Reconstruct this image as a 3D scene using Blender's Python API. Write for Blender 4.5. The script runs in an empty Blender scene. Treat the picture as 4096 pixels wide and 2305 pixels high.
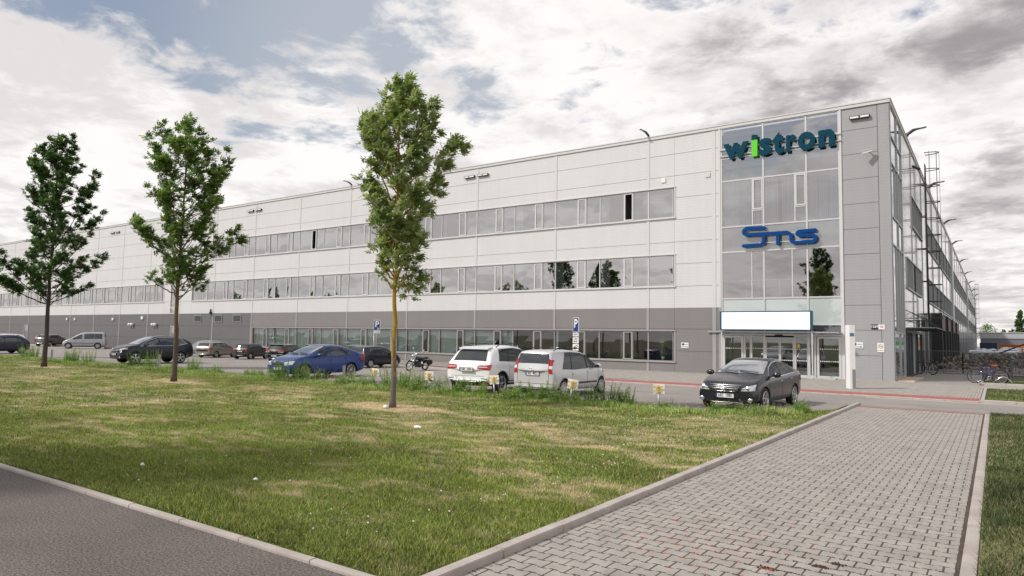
import bpy, bmesh, math, random
import numpy as np
from mathutils import Vector, Matrix
from mathutils.bvhtree import BVHTree
sc = bpy.context.scene
C = sc.collection
rnd = random.Random(7)
PI = math.pi
# ---------------------------------------------------------------- camera
CAMH = 1.9
yaw, pitch, roll = .6123, .0732, .0174
f_ = Vector((-math.sin(yaw)*math.cos(pitch), math.cos(yaw)*math.cos(pitch), math.sin(pitch)))
r_ = Vector((math.cos(yaw), math.sin(yaw), 0)); u_ = r_.cross(f_)
r2 = r_*math.cos(roll)+u_*math.sin(roll); u2 = -r_*math.sin(roll)+u_*math.cos(roll)
cam = bpy.data.cameras.new('camera'); cam.sensor_width = 36; cam.lens = 2751.95*36/4096
cam.clip_start = .1; cam.clip_end = 6000
co = bpy.data.objects.new('camera', cam); C.objects.link(co)
co.matrix_world = Matrix(((r2.x, u2.x, -f_.x, 0), (r2.y, u2.y, -f_.y, 0), (r2.z, u2.z, -f_.z, CAMH), (0, 0, 0, 1)))
sc.camera = co
# ---------------------------------------------------------------- exposure
sc.view_settings.view_transform = 'Standard'; sc.view_settings.look = 'None'
sc.view_settings.gamma = 1; sc.view_settings.exposure = 0.26
# ---------------------------------------------------------------- sun and sky
SUN = Vector((-.44, -.58, .68)).normalized()
sl = bpy.data.lights.new('sun', 'SUN'); sl.energy = 2.55; sl.angle = math.radians(4); sl.color = (1, .965, .92)
so = bpy.data.objects.new('sun', sl); C.objects.link(so)
so.rotation_euler = SUN.to_track_quat('Z', 'Y').to_euler()
w = bpy.data.worlds.new('World'); sc.world = w; w.use_nodes = True
nt = w.node_tree; nt.nodes.clear()
def N(t, **k):
    n = nt.nodes.new(t)
    for a, b in k.items(): setattr(n, a, b)
    return n
def L(a, b): nt.links.new(a, b)
def mth(op, a, b=None, c=None, clamp=False):
    n = N('ShaderNodeMath', operation=op); n.use_clamp = clamp
    for i, v in enumerate((a, b, c)):
        if v is None: continue
        if isinstance(v, (int, float)): n.inputs[i].default_value = v
        else: L(v, n.inputs[i])
    return n.outputs[0]
def ramp(v, a, b, lo=0., hi=1.):
    n = N('ShaderNodeMapRange', interpolation_type='SMOOTHSTEP')
    L(v, n.inputs[0]); n.inputs[1].default_value = a; n.inputs[2].default_value = b
    n.inputs[3].default_value = lo; n.inputs[4].default_value = hi
    return n.outputs[0]
def mixc(fac, a, b):
    n = N('ShaderNodeMix', data_type='RGBA')
    if isinstance(fac, (int, float)): n.inputs[0].default_value = fac
    else: L(fac, n.inputs[0])
    for i, v in ((6, a), (7, b)):
        if isinstance(v, tuple): n.inputs[i].default_value = (*v, 1)
        else: L(v, n.inputs[i])
    return n.outputs[2]
sky = N('ShaderNodeTexSky', sky_type='NISHITA', sun_disc=False)
sky.sun_elevation = math.asin(SUN.z); sky.sun_rotation = math.atan2(SUN.x, SUN.y)
sky.air_density = 1.1; sky.dust_density = 2.0
tc = N('ShaderNodeTexCoord'); sep = N('ShaderNodeSeparateXYZ'); L(tc.outputs['Generated'], sep.inputs[0])
zz = mth('MAXIMUM', sep.outputs[2], 0.0); den = mth('ADD', zz, .13)
cmb = N('ShaderNodeCombineXYZ'); L(mth('DIVIDE', sep.outputs[0], den), cmb.inputs[0]); L(mth('DIVIDE', sep.outputs[1], den), cmb.inputs[1])
def noise(scale, detail=8, rough=.55, dist=0., off=(0, 0, 0)):
    m = N('ShaderNodeMapping'); L(cmb.outputs[0], m.inputs[0]); m.inputs['Location'].default_value = off
    n = N('ShaderNodeTexNoise'); L(m.outputs[0], n.inputs['Vector'])
    n.inputs['Scale'].default_value = scale; n.inputs['Detail'].default_value = detail
    n.inputs['Roughness'].default_value = rough; n.inputs['Distortion'].default_value = dist
    return n.outputs[0]
def lobe(d, a, b):
    v = Vector(d).normalized(); n = N('ShaderNodeVectorMath', operation='DOT_PRODUCT')
    L(tc.outputs['Generated'], n.inputs[0]); n.inputs[1].default_value = v
    return ramp(n.outputs['Value'], a, b)
n1 = noise(1.55, 10, .60, .35, (3.1, 1.7, 0)); n2 = noise(2.6, 8, .6, .2, (9.2, 4.4, 2)); n3 = noise(.8, 5, .5, .1, (1.2, 7.7, 5))
hole = lobe((-.76, .55, .37), .935, .992); hole2 = lobe((-.22, -.90, .37), .94, .99)
left = lobe((-.90, .36, .24), .975, .997)
dens = mth('ADD', n1, mth('MULTIPLY', n2, .35))
dens = mth('SUBTRACT', dens, mth('MULTIPLY', hole, .16))
dens = mth('SUBTRACT', dens, mth('MULTIPLY', hole2, .22))
dens = mth('ADD', dens, mth('MULTIPLY', left, .15))
n4 = noise(5.5, 8, .62, .3, (4.2, 8.1, 3)); dens = mth('ADD', dens, mth('MULTIPLY', mth('SUBTRACT', n4, .5), .75))
dens = mth('ADD', dens, ramp(sep.outputs[2], .35, .22, 0, .26))
dens = mth('ADD', dens, mth('MULTIPLY', lobe((-.25, .90, .34), .88, .98), .10))
cov = ramp(dens, .53, .72)
lit = ramp(mth('ADD', mth('ADD', n2, mth('MULTIPLY', n3, .5)), mth('MULTIPLY', n4, .35)), .82, 1.02)
dark = mth('MULTIPLY', lobe((.04, .90, .44), .86, .985), ramp(mth('ADD', n1, mth('MULTIPLY', n4, .4)), .62, .82))
behind = ramp(sep.outputs[1], .1, -.4)
dark = mth('MAXIMUM', dark, mth('MULTIPLY', behind, .05))
ccol = mixc(lit, (8.7, 8.4, 8.25), (6.7, 6.4, 6.35))
ccol = mixc(mth('MULTIPLY', dark, ramp(n2, .36, .62, .35, 1.)), ccol, (3.1, 2.9, 2.95))
veil = mixc(mth('MULTIPLY', lobe((-.60, .72, .34), .90, .995), .55), mixc(.45, sky.outputs[0], (3.0, 3.25, 3.7)), (5.3, 5.5, 5.8))
col = mixc(mth('MULTIPLY', cov, .97), veil, ccol)
bg = N('ShaderNodeBackground'); L(col, bg.inputs[0]); bg.inputs[1].default_value = .1
out = N('ShaderNodeOutputWorld'); L(bg.outputs[0], out.inputs[0])
# ---------------------------------------------------------------- materials
MATS = {}
def mat(name, col=(.5, .5, .5), rough=.6, metal=0., spec=.5, var=0., vscale=3., bump=0., bscale=40., coat=0., trans=0., emit=None):
    if name in MATS: return MATS[name]
    m = bpy.data.materials.new(name); m.use_nodes = True; t = m.node_tree; p = t.nodes['Principled BSDF']
    p.inputs['Base Color'].default_value = (*col, 1); p.inputs['Roughness'].default_value = rough
    p.inputs['Metallic'].default_value = metal; p.inputs['Specular IOR Level'].default_value = spec
    p.inputs['Coat Weight'].default_value = coat; p.inputs['Coat Roughness'].default_value = .10
    if var:
        tcn = t.nodes.new('ShaderNodeTexCoord'); nn = t.nodes.new('ShaderNodeTexNoise'); nn.inputs['Scale'].default_value = vscale; nn.inputs['Detail'].default_value = 6
        t.links.new(tcn.outputs['Object'], nn.inputs['Vector'])
        mx = t.nodes.new('ShaderNodeMix'); mx.data_type = 'RGBA'; t.links.new(nn.outputs[0], mx.inputs[0])
        mx.inputs[6].default_value = (*[c*(1-var) for c in col], 1); mx.inputs[7].default_value = (*[min(1, c*(1+var)) for c in col], 1)
        t.links.new(mx.outputs[2], p.inputs['Base Color'])
    if bump:
        tcn = t.nodes.new('ShaderNodeTexCoord'); nn = t.nodes.new('ShaderNodeTexNoise'); nn.inputs['Scale'].default_value = bscale; nn.inputs['Detail'].default_value = 4
        t.links.new(tcn.outputs['Object'], nn.inputs['Vector'])
        b = t.nodes.new('ShaderNodeBump'); b.inputs['Strength'].default_value = bump; b.inputs['Distance'].default_value = .01
        t.links.new(nn.outputs[0], b.inputs['Height']); t.links.new(b.outputs[0], p.inputs['Normal'])
    if emit:
        p.inputs['Emission Color'].default_value = (*emit[0], 1); p.inputs['Emission Strength'].default_value = emit[1]
    MATS[name] = m
    return m
def nodes_of(name):
    m = bpy.data.materials.new(name); m.use_nodes = True; MATS[name] = m
    return m, m.node_tree, m.node_tree.nodes['Principled BSDF']
def tn(t, kind, **k):
    n = t.nodes.new(kind)
    for a, b in k.items():
        if a in n.inputs: n.inputs[a].default_value = b
        else: setattr(n, a, b)
    return n
def cladding(name, col, pitch=.172, rough=.42):
    m, t, p = nodes_of(name)
    g = tn(t, 'ShaderNodeNewGeometry'); s = tn(t, 'ShaderNodeSeparateXYZ'); t.links.new(g.outputs['Position'], s.inputs[0])
    a = tn(t, 'ShaderNodeMath', operation='DIVIDE'); t.links.new(s.outputs[2], a.inputs[0]); a.inputs[1].default_value = pitch
    b = tn(t, 'ShaderNodeMath', operation='FRACT'); t.links.new(a.outputs[0], b.inputs[0])
    r = tn(t, 'ShaderNodeMapRange'); t.links.new(b.outputs[0], r.inputs[0]); r.inputs[1].default_value = 0; r.inputs[2].default_value = .16
    nz = tn(t, 'ShaderNodeTexNoise', Scale=.35, Detail=5.); t.links.new(g.outputs['Position'], nz.inputs['Vector'])
    mp = tn(t, 'ShaderNodeMapping'); t.links.new(g.outputs['Position'], mp.inputs[0]); mp.inputs['Scale'].default_value = (3.5, 3.5, .18)
    nz2 = tn(t, 'ShaderNodeTexNoise', Scale=1., Detail=5.); t.links.new(mp.outputs[0], nz2.inputs['Vector'])
    ad = tn(t, 'ShaderNodeMath', operation='ADD'); t.links.new(nz.outputs[0], ad.inputs[0]); t.links.new(nz2.outputs[0], ad.inputs[1])
    mr = tn(t, 'ShaderNodeMapRange'); t.links.new(ad.outputs[0], mr.inputs[0]); mr.inputs[1].default_value = .6; mr.inputs[2].default_value = 1.4; mr.inputs[3].default_value = .94; mr.inputs[4].default_value = 1.03
    m2 = tn(t, 'ShaderNodeMapRange'); t.links.new(r.outputs[0], m2.inputs[0]); m2.inputs[3].default_value = .91; m2.inputs[4].default_value = 1.
    ml = tn(t, 'ShaderNodeMath', operation='MULTIPLY'); t.links.new(mr.outputs[0], ml.inputs[0]); t.links.new(m2.outputs[0], ml.inputs[1])
    vm = tn(t, 'ShaderNodeVectorMath', operation='SCALE'); vm.inputs[0].default_value = col; t.links.new(ml.outputs[0], vm.inputs['Scale'])
    t.links.new(vm.outputs[0], p.inputs['Base Color']); p.inputs['Roughness'].default_value = rough
    bp = tn(t, 'ShaderNodeBump', Strength=.5, Distance=.006); t.links.new(r.outputs[0], bp.inputs['Height']); t.links.new(bp.outputs[0], p.inputs['Normal'])
    return m
def pane_glass(name, tint, lo, hi, wob=.0035, wscale=.8):
    m, t, p = nodes_of(name); t.nodes.remove(p)
    o = t.nodes['Material Output']
    tr = tn(t, 'ShaderNodeBsdfTransparent'); tr.inputs[0].default_value = (*tint, 1)
    gl = tn(t, 'ShaderNodeBsdfGlossy', Roughness=.012); gl.inputs[0].default_value = (.93, .92, .92, 1)
    g = tn(t, 'ShaderNodeNewGeometry'); nz = tn(t, 'ShaderNodeTexNoise', Scale=wscale, Detail=1.); t.links.new(g.outputs['Position'], nz.inputs['Vector'])
    bp = tn(t, 'ShaderNodeBump', Strength=1., Distance=wob*10); t.links.new(nz.outputs[0], bp.inputs['Height']); t.links.new(bp.outputs[0], gl.inputs['Normal'])
    lw = tn(t, 'ShaderNodeLayerWeight', Blend=.35)
    mr = tn(t, 'ShaderNodeMapRange'); t.links.new(lw.outputs['Fresnel'], mr.inputs[0]); mr.inputs[3].default_value = lo; mr.inputs[4].default_value = hi
    mx = tn(t, 'ShaderNodeMixShader'); t.links.new(mr.outputs[0], mx.inputs[0]); t.links.new(tr.outputs[0], mx.inputs[1]); t.links.new(gl.outputs[0], mx.inputs[2])
    t.links.new(mx.outputs[0], o.inputs[0])
    return m
def opaque_glass(name, col, lo, hi, rough=.02):
    m, t, p = nodes_of(name); t.nodes.remove(p); o = t.nodes['Material Output']
    df = tn(t, 'ShaderNodeBsdfDiffuse'); df.inputs[0].default_value = (*col, 1)
    gl = tn(t, 'ShaderNodeBsdfGlossy', Roughness=rough); gl.inputs[0].default_value = (.95, .95, .96, 1)
    lw = tn(t, 'ShaderNodeLayerWeight', Blend=.35)
    mr = tn(t, 'ShaderNodeMapRange'); t.links.new(lw.outputs['Fresnel'], mr.inputs[0]); mr.inputs[3].default_value = lo; mr.inputs[4].default_value = hi
    mx = tn(t, 'ShaderNodeMixShader'); t.links.new(mr.outputs[0], mx.inputs[0]); t.links.new(df.outputs[0], mx.inputs[1]); t.links.new(gl.outputs[0], mx.inputs[2])
    t.links.new(mx.outputs[0], o.inputs[0]); return m
WHITE = cladding('white_cladding', (.665, .655, .655)); SILVER = cladding('silver_cladding', (.36, .36, .37)); PLINTH = cladding('plinth_cladding', (.235, .220, .215))
PLINTHD = cladding('dark_plinth_cladding', (.150, .145, .148))
GLASS = pane_glass('window_glass', (.66, .70, .70), .50, .95, .0006, .5); CURT = pane_glass('curtain_wall_glass', (.80, .84, .86), .38, .95, .0006, .5)
SPAN = opaque_glass('spandrel_glass', (.20, .21, .215), .22, .9); SPANP = opaque_glass('pale_spandrel_glass', (.52, .58, .56), .12, .8)
CARGLASS = opaque_glass('car_glass', (.012, .018, .022), .09, .40, .015); SCREEN = opaque_glass('windscreen_glass', (.03, .04, .045), .58, .97, .03)
GROUNDGLASS = pane_glass('clear_shop_glass', (.80, .87, .85), .10, .80, .0003, .4)
TRIM = mat('white_trim', (.64, .625, .62), .4); TRIMG = mat('grey_trim', (.36, .34, .335), .45); SILV = mat('alu_frame', (.62, .62, .62), .35, .2)
DARK = mat('dark_gap', (.03, .03, .033), .8); GAPB = mat('panel_gap', (.34, .33, .325), .8); BLACK = mat('black_plastic', (.018, .018, .02), .5); STEEL = mat('galvanised_steel', (.42, .44, .45), .42, .6, var=.15, vscale=9)
RAILM = mat('railing_grey', (.14, .15, .155), .5, .3); STEELD = mat('dark_steel', (.055, .062, .066), .45, .3); CHROME = mat('chrome', (.75, .75, .77), .25, 1.)
INT = mat('interior_wall', (.33, .32, .31), .9); INTW = mat('interior_ceiling', (.55, .55, .54), .9)
BLIND = mat('blind', (.62, .64, .65), .7); BLINDG = mat('green_grey_curtain', (.68, .76, .73), .8)
WPLATE = mat('white_plate', (.80, .80, .79), .45); YEL = mat('yellow_paint', (.72, .46, .03), .5)
# ---------------------------------------------------------------- mesh builder
class MB:
    def __init__(s): s.v = []; s.f = []; s.m = []; s.sm = []
    def add(s, vs, fs, mi=0, smooth=False):
        o = len(s.v); s.v += [tuple(v) for v in vs]; s.f += [tuple(i+o for i in f) for f in fs]; s.m += [mi]*len(fs); s.sm += [smooth]*len(fs); return s
    def box(s, x0, x1, y0, y1, z0, z1, mi=0):
        if x0 > x1: x0, x1 = x1, x0
        if y0 > y1: y0, y1 = y1, y0
        if z0 > z1: z0, z1 = z1, z0
        return s.add([(x0, y0, z0), (x1, y0, z0), (x1, y1, z0), (x0, y1, z0), (x0, y0, z1), (x1, y0, z1), (x1, y1, z1), (x0, y1, z1)],
              [(0, 3, 2, 1), (4, 5, 6, 7), (0, 1, 5, 4), (1, 2, 6, 5), (2, 3, 7, 6), (3, 0, 4, 7)], mi)
    def tube(s, pts, r, n=8, mi=0, cap=True):
        pts = [Vector(p) for p in pts]; rs = r if isinstance(r, (list, tuple)) else [r]*len(pts)
        vs = []; fs = []; prev = None
        for i, p in enumerate(pts):
            d = (pts[min(i+1, len(pts)-1)]-pts[max(i-1, 0)]).normalized()
            a = prev if prev is not None else (Vector((0, 0, 1)) if abs(d.z) < .9 else Vector((1, 0, 0)))
            a = (a-d*a.dot(d)).normalized(); prev = a; b = d.cross(a)
            for k in range(n):
                t = 2*PI*k/n; vs.append(p+(a*math.cos(t)+b*math.sin(t))*rs[i])
        for i in range(len(pts)-1):
            for k in range(n): fs.append((i*n+k, i*n+(k+1) % n, (i+1)*n+(k+1) % n, (i+1)*n+k))
        if cap: fs += [tuple(range(n-1, -1, -1)), tuple((len(pts)-1)*n+k for k in range(n))]
        return s.add(vs, fs, mi, True)
    def bar(s, a, b, w, h, mi=0, up=(0, 0, 1)):
        a = Vector(a); b = Vector(b); d = (b-a).normalized(); u = Vector(up); sd = d.cross(u)
        if sd.length < 1e-4: sd = d.cross(Vector((1, 0, 0)))
        sd.normalize(); u = sd.cross(d); vs = []
        for p in (a, b):
            for i, j in ((-1, -1), (1, -1), (1, 1), (-1, 1)): vs.append(p+sd*i*w/2+u*j*h/2)
        return s.add(vs, [(0, 1, 2, 3), (7, 6, 5, 4), (0, 4, 5, 1), (1, 5, 6, 2), (2, 6, 7, 3), (3, 7, 4, 0)], mi)
    def lathe(s, prof, axis='z', n=24, mi=0, o=(0, 0, 0), smooth=True):
        vs = []; fs = []; m = len(prof)
        for k in range(n):
            t = 2*PI*k/n; c, q = math.cos(t), math.sin(t)
            for (r, h) in prof:
                p = {'z': (r*c, r*q, h), 'y': (r*c, h, r*q), 'x': (h, r*c, r*q)}[axis]
                vs.append((p[0]+o[0], p[1]+o[1], p[2]+o[2]))
        for k in range(n):
            for j in range(m-1): fs.append((k*m+j, ((k+1) % n)*m+j, ((k+1) % n)*m+j+1, k*m+j+1))
        return s.add(vs, fs, mi, smooth)
    def prism(s, poly, y0, y1, mi=0, plane='xz'):
        n = len(poly)
        mk = {'xz': lambda a, b, h: (a, h, b), 'xy': lambda a, b, h: (a, b, h), 'yz': lambda a, b, h: (h, a, b)}[plane]
        vs = [mk(a, b, y0) for a, b in poly]+[mk(a, b, y1) for a, b in poly]
        return s.add(vs, [tuple(range(n)), tuple(range(2*n-1, n-1, -1))]+[(i, i+n, (i+1) % n+n, (i+1) % n) for i in range(n)], mi)
    def build(s, name, mats, parent=None, origin=None, wn=False):
        me = bpy.data.meshes.new(name); vs = s.v
        if origin is not None: vs = [(a-origin[0], b-origin[1], c-origin[2]) for a, b, c in vs]
        me.from_pydata(vs, [], s.f)
        if not isinstance(mats, (list, tuple)): mats = [mats]
        for m in mats: me.materials.append(m)
        if any(s.m): me.polygons.foreach_set('material_index', s.m)
        me.polygons.foreach_set('use_smooth', s.sm); me.update()
        o = bpy.data.objects.new(name, me); C.objects.link(o)
        if parent is not None: o.parent = parent
        return o
def bmfix(o):
    bm = bmesh.new(); bm.from_mesh(o.data); bmesh.ops.recalc_face_normals(bm, faces=bm.faces); bm.to_mesh(o.data); bm.free(); return o
def thing(name, label, cat, loc=(0, 0, 0), rz=0., group=None, scale=1.):
    o = bpy.data.objects.new(name, None); C.objects.link(o); o.location = loc; o.rotation_euler = (0, 0, rz); o.scale = (scale,)*3
    o.empty_display_size = .2; o['label'] = label; o['category'] = cat
    if group: o['group'] = group
    return o
def tag(o, label, cat, group=None):
    o['label'] = label; o['category'] = cat
    if group: o['group'] = group
    return o
def struct(o, kind='structure', label=None):
    o['kind'] = kind
    if label: o['label'] = label
    return o
def copy_tree(o, parent=None):
    c = o.copy(); C.objects.link(c); c.parent = parent
    for ch in list(o.children): copy_tree(ch, c)
    return c
_dg = None
def text_mesh(txt, size=1., offset=0., ext=0., align='CENTER', sx=1., spacing=1.):
    cu = bpy.data.curves.new('t', 'FONT'); cu.body = txt; cu.size = size; cu.offset = offset; cu.extrude = ext; cu.align_x = align; cu.align_y = 'CENTER'; cu.resolution_u = 3; cu.space_character = spacing
    o = bpy.data.objects.new('t', cu); C.objects.link(o); bpy.context.view_layer.update()
    me = o.evaluated_get(bpy.context.evaluated_depsgraph_get()).to_mesh()
    vs = [(v.co.x*sx, v.co.y, v.co.z) for v in me.vertices]; fs = [tuple(p.vertices) for p in me.polygons]
    o.evaluated_get(bpy.context.evaluated_depsgraph_get()).to_mesh_clear()
    bpy.data.objects.remove(o); bpy.data.curves.remove(cu)
    return vs, fs
def text_on(mb, txt, size, place, mi=0, **k):
    """place: function (x, y, z)->3D"""
    vs, fs = text_mesh(txt, size, **k); mb.add([place(*v) for v in vs], fs, mi); return mb
# ================================================================ building
X0, Y0, H = -4.27, 40.39, 14.9
BX = [-17.87, -24.77, -31.7, -38.65, -45.7, -52.5, -59.35, -66.0, -72.4, -79.0, -85.5, -92.0, -98.5, -105., -111.5, -118., -124.5, -131., -137.5]
OR = (X0, Y0, 0)
bld = thing('office_building', 'long white and grey clad three storey office and factory building with glazed entrance tower', 'building', OR)
def bp(name, mb, m, parent=None): return mb.build(name, m, parent or bld, OR)
YF = Y0
# backing wall (dark, behind the panels) and panel faces
def panels(mb, x0, x1, z0, z1, joints, y=YF, th=.05, gap=.011):
    zs = [z0]+[j for j in joints if z0+.08 < j < z1-.08]+[z1]
    for a, b in zip(zs, zs[1:]):
        mb.box(x0+gap*.6, x1-gap*.6, y, y+th, a+(gap if a > z0 else 0), b-(gap if b < z1 else 0))
JT = [1.32, 2.66, 5.27, 6.66, 8.03, 9.42, 10.8, 12.2, 13.58]
white = MB(); plin = MB(); plind = MB(); back = MB()
R3 = (9.60, 11.47); R2 = (5.30, 7.24); R1 = (.66, 2.52); ZB = 3.95
cols = [-16.13]+BX
XR1, XR2, XR3 = -59.1, -70.1, -66.55   # left ends of the three window rows
XL2 = -75.75                            # right end of the left window row
def wall_strip(xa, xb):
    """xa<xb: one bay strip with the openings of that strip"""
    m = (xa+xb)/2
    op = []
    if XR1 < m < -16.13: op.append(R1)
    if (XR2 < m < -16.13) or m < XL2: op.append(R2)
    if XR3 < m < -16.13: op.append(R3)
    z = 0.0
    seg = []
    for a, b in op+[(H-.2, H)]:
        seg.append((z, a)); z = b
    for a, b in seg:
        if a < ZB:
            pm = plin if m > -59.3 else plind
            panels(pm, xa, xb, a, min(b, ZB), JT)
            if b > ZB: panels(white, xa, xb, ZB, b, JT)
        else: panels(white, xa, xb, a, b, JT)
edges = sorted(set([-16.13]+BX+[XR1, XR2, XR3, XL2, -74.35, -73.0, -13.35]))
for xa, xb in zip(edges, edges[1:]):
    if abs(xa+74.35) < .01: # stair window strip
        panels(plind, xa, xb, 0, ZB, JT); panels(white, xa, xb, 8.2, H-.2, JT); continue
    wall_strip(xa, xb)
silver = MB()
for xa, xb in ((-6.58, -4.83),): panels(silver, xa, xb, 0.0, H-.2, [1.32, 2.66, 3.98, 5.33, 6.7, 8.06, 9.42, 10.78, 12.14, 13.48])
silver.box(-4.81, X0, YF-.006, YF+.05, 0, H-.2)
bp('wall', white, WHITE); bp('wall', silver, SILVER); bp('plinth', plin, PLINTH); bp('plinth', plind, PLINTHD)
# dark backing behind panels with openings (segments)
bk = MB()
for xa, xb in zip(edges, edges[1:]):
    m = (xa+xb)/2; op = []
    if XR1 < m < -16.13: op.append(R1)
    if (XR2 < m < -16.13) or m < XL2: op.append(R2)
    if XR3 < m < -16.13: op.append(R3)
    if abs(xa+74.35) < .01: op = [(ZB, 8.2)]
    z = 0.
    for a, b in op+[(H-.2, H-.2)]: bk.box(xa, xb, YF+.05, YF+.22, z, a); z = b
bk.box(-6.58, X0-.06, YF+.051, YF+.22, 0, H-.2)
bp('backing_wall', bk, GAPB)
# vertical cover strips
class _S:
    def __init__(s, m): s.m = m
    def box(s, x0, x1, y0, y1, z0, z1, mi=0):
        mb = MB(); mb.box(x0, x1, y0, y1, z0, z1)
        if mi == 0 and abs((x1-x0)-.18) < .03: mb.box(x1, x1+.012, YF-.004, YF+.03, z0, z1, 1)
        if mi == 0: bp('cover_strip', mb, self_m[s.m])
self_m = {0: [TRIM, TRIMG], 1: [TRIMG, DARK]}
vs_ = _S(0); vg = _S(1)
for x in BX:
    zs = [(ZB, R2[0]-.07), (R2[1]+.07, R3[0]-.07), (R3[1]+.07, H-.2)] if x > -66.2 else ([(ZB, R2[0]-.07), (R2[1]+.07, H-.2)] if x > -70 or x < XL2 else [(ZB, H-.2)])
    for a, b in zs: vs_.box(x-.09, x+.09, YF-.022, YF+.03, a, b); vs_.box(x+.09, x+.115, YF-.004, YF+.03, a, b, 1)
    for a, b in ([(0, R1[0]-.07), (R1[1]+.07, ZB)] if x > -59 else [(0, ZB)]):
        vg.box(x-.08, x+.08, YF-.022, YF+.03, a, b); vg.box(x+.08, x+.11, YF-.004, YF+.03, a, b, 1)
vs_.box(-13.75, -13.53, YF-.02, YF+.03, ZB, H-.2); vg.box(-13.75, -13.53, YF-.02, YF+.03, 0, ZB)
vs_.box(-13.35, -13.22, YF-.05, YF+.2, ZB, H-.2); vg.box(-13.35, -13.22, YF-.05, YF+.2, 0, ZB)
vs_.box(-6.68, -6.58, YF-.05, YF+.2, 0, H-.2)

# window trims (sills and head flashings)
tr = MB(); tg = MB()
for (z0, z1), x0, x1, t in ((R3, XR3, -16.13, tr), (R2, XR2, -16.13, tr), (R2, -137., XL2, tr), (R1, XR1, -16.13, tg)):
    t.box(x0-.08, x1+.10, YF-.075, YF+.06, z0-.075, z0-.0)      # sill
    t.box(x0-.08, x1+.10, YF-.055, YF+.06, z1, z1+.07)
    t.box(x1, x1+.09, YF-.03, YF+.15, z0+.002, z1-.002); t.box(x0-.07, x0, YF-.03, YF+.15, z0+.002, z1-.002)
bp('window_trim', tr, TRIM); bp('window_trim', tg, TRIMG)
# parapet / roof
pr = MB(); pr.box(-140, X0+.06, YF-.07, YF+.35, H-.2, H-.03); pr.box(-140, X0+.10, YF-.10, YF+.38, H-.03, H+.03, 1)
pr.box(X0-.35, X0+.06, YF+.35, 232, H-.2, H-.03); pr.box(X0-.38, X0+.10, YF+.38, 232, H-.03, H+.03, 1)
bp('parapet', pr, [TRIM, SILV])
rf = MB(); rf.box(-140, X0-.06, YF+.3, 232, H-.7, H-.5); bp('roof', rf, mat('roof_membrane', (.35, .35, .35), .8))
mass = MB(); mass.box(-140, -9.2, YF+6.0, 231, 0, H-.7); mass.box(-140.2, -140, YF, 231, 0, H-.2); bp('core_wall', mass, INT)
fl = MB()
for z in (0.0, 3.55, 8.0, 12.25): fl.box(-140, X0-.3, YF+.26, YF+5.99, z+.02, z+.34); 
bp('floor_slab', fl, INTW)
# interior partitions + ceiling lights
pt = MB(); x = -20.
while x > -125:
    for z0, z1 in ((.36, 3.54), (3.9, 7.99), (8.35, 12.24)):
        if rnd.random() < .75: pt.box(x, x+.12, YF+rnd.choice([.5, 2.2]), YF+5.9, z0, z1)
    x -= 6.9
for z0, z1 in ((.36, 3.54), (3.9, 7.99), (8.35, 12.24)): pt.box(-13.6, -13.45, YF+.3, YF+5.9, z0, z1); 
bp('partition', pt, INT)
cl = MB()
for i in range(30):
    xx = -18.-i*1.72*2
    for z in (3.50, 7.95, 12.19): cl.box(xx-1.2, xx, YF+2.0, YF+2.3, z-.03, z)
bp('ceiling_light', cl, WPLATE)
# ---- ribbon windows: each half bay is one window (frame > pane, blind)
def ribbon(x0, x1, z0, z1, glass=GLASS, y=YF, fm=TRIM, kind=None, flip=False, open_dark=False, blind=None, fr=.045):
    """x0<x1. wide | casement | narrow reading left to right"""
    w_ = x1-x0; xs = [x0, x0+w_*.505, x0+w_*.695, x1]
    f = MB(); pn = MB()
    f.box(x0, x1, y+.03, y+.11, z0, z0+fr); f.box(x0, x1, y+.03, y+.11, z1-fr, z1)
    for x in (x0, x1): f.box(x-fr*.6 if x > x0 else x, x+fr*.6 if x < x1 else x, y+.028, y+.112, z0+fr, z1-fr)
    f.box(xs[1]-fr*.5, xs[1]+fr*.5, y+.029, y+.111, z0+fr, z1-fr); f.box(xs[2]-fr*.5, xs[2]+fr*.5, y+.029, y+.111, z0+fr, z1-fr)
    a, b = xs[1]+fr*.5, xs[2]-fr*.5; q = .07; ff = y+.005
    f.box(a, b, ff, y+.07, z0+fr, z0+fr+q); f.box(a, b, ff, y+.07, z1-fr-q, z1-fr)
    f.box(a, a+q, ff, y+.07, z0+fr+q, z1-fr-q); f.box(b-q, b, ff, y+.07, z0+fr+q, z1-fr-q)
    for i, (p, r) in enumerate(((xs[0], xs[1]), (xs[1], xs[2]), (xs[2], xs[3]))):
        if i == 1 and open_dark: continue
        e = .010*rnd.uniform(-1, 1)
        yy = y+.075 if i != 1 else y+.045
        pn.add([(p, yy+e, z0+.01), (r, yy-e, z0+.01), (r, yy-e*.5, z1-.01), (p, yy+e*.5, z1-.01)], [(0, 1, 2, 3)])
    wf = bp('window', f, fm); o = bp('pane', pn, glass, wf)
    if blind:
        bl = MB()
        for (p, r, kd) in blind:
            p_ = x0+w_*p; r_e = x0+w_*r
            if kd == 'v':
                n = int((r_e-p_)/.11)
                for j in range(n):
                    c = p_+(j+.5)*(r_e-p_)/n; t = rnd.uniform(.02, .045)
                    bl.add([(c-t, y+.2, z0+.05), (c+t, y+.24, z0+.05), (c+t, y+.24, z1-.03), (c-t, y+.2, z1-.03)], [(0, 1, 2, 3)])
            elif kd == 'h':
                n = int((z1-z0)/.075)
                for j in range(n):
                    zc = z0+.06+j*.075
                    bl.add([(p_, y+.16, zc), (r_e, y+.16, zc), (r_e, y+.20, zc+.045), (p_, y+.20, zc+.045)], [(0, 1, 2, 3)])
            else: bl.box(p_, r_e, y+.2, y+.215, z0+.02, z1-.02)
        bp('blind', bl, BLIND if z0 > 3 else BLINDG, wf)
    return wf
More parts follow.
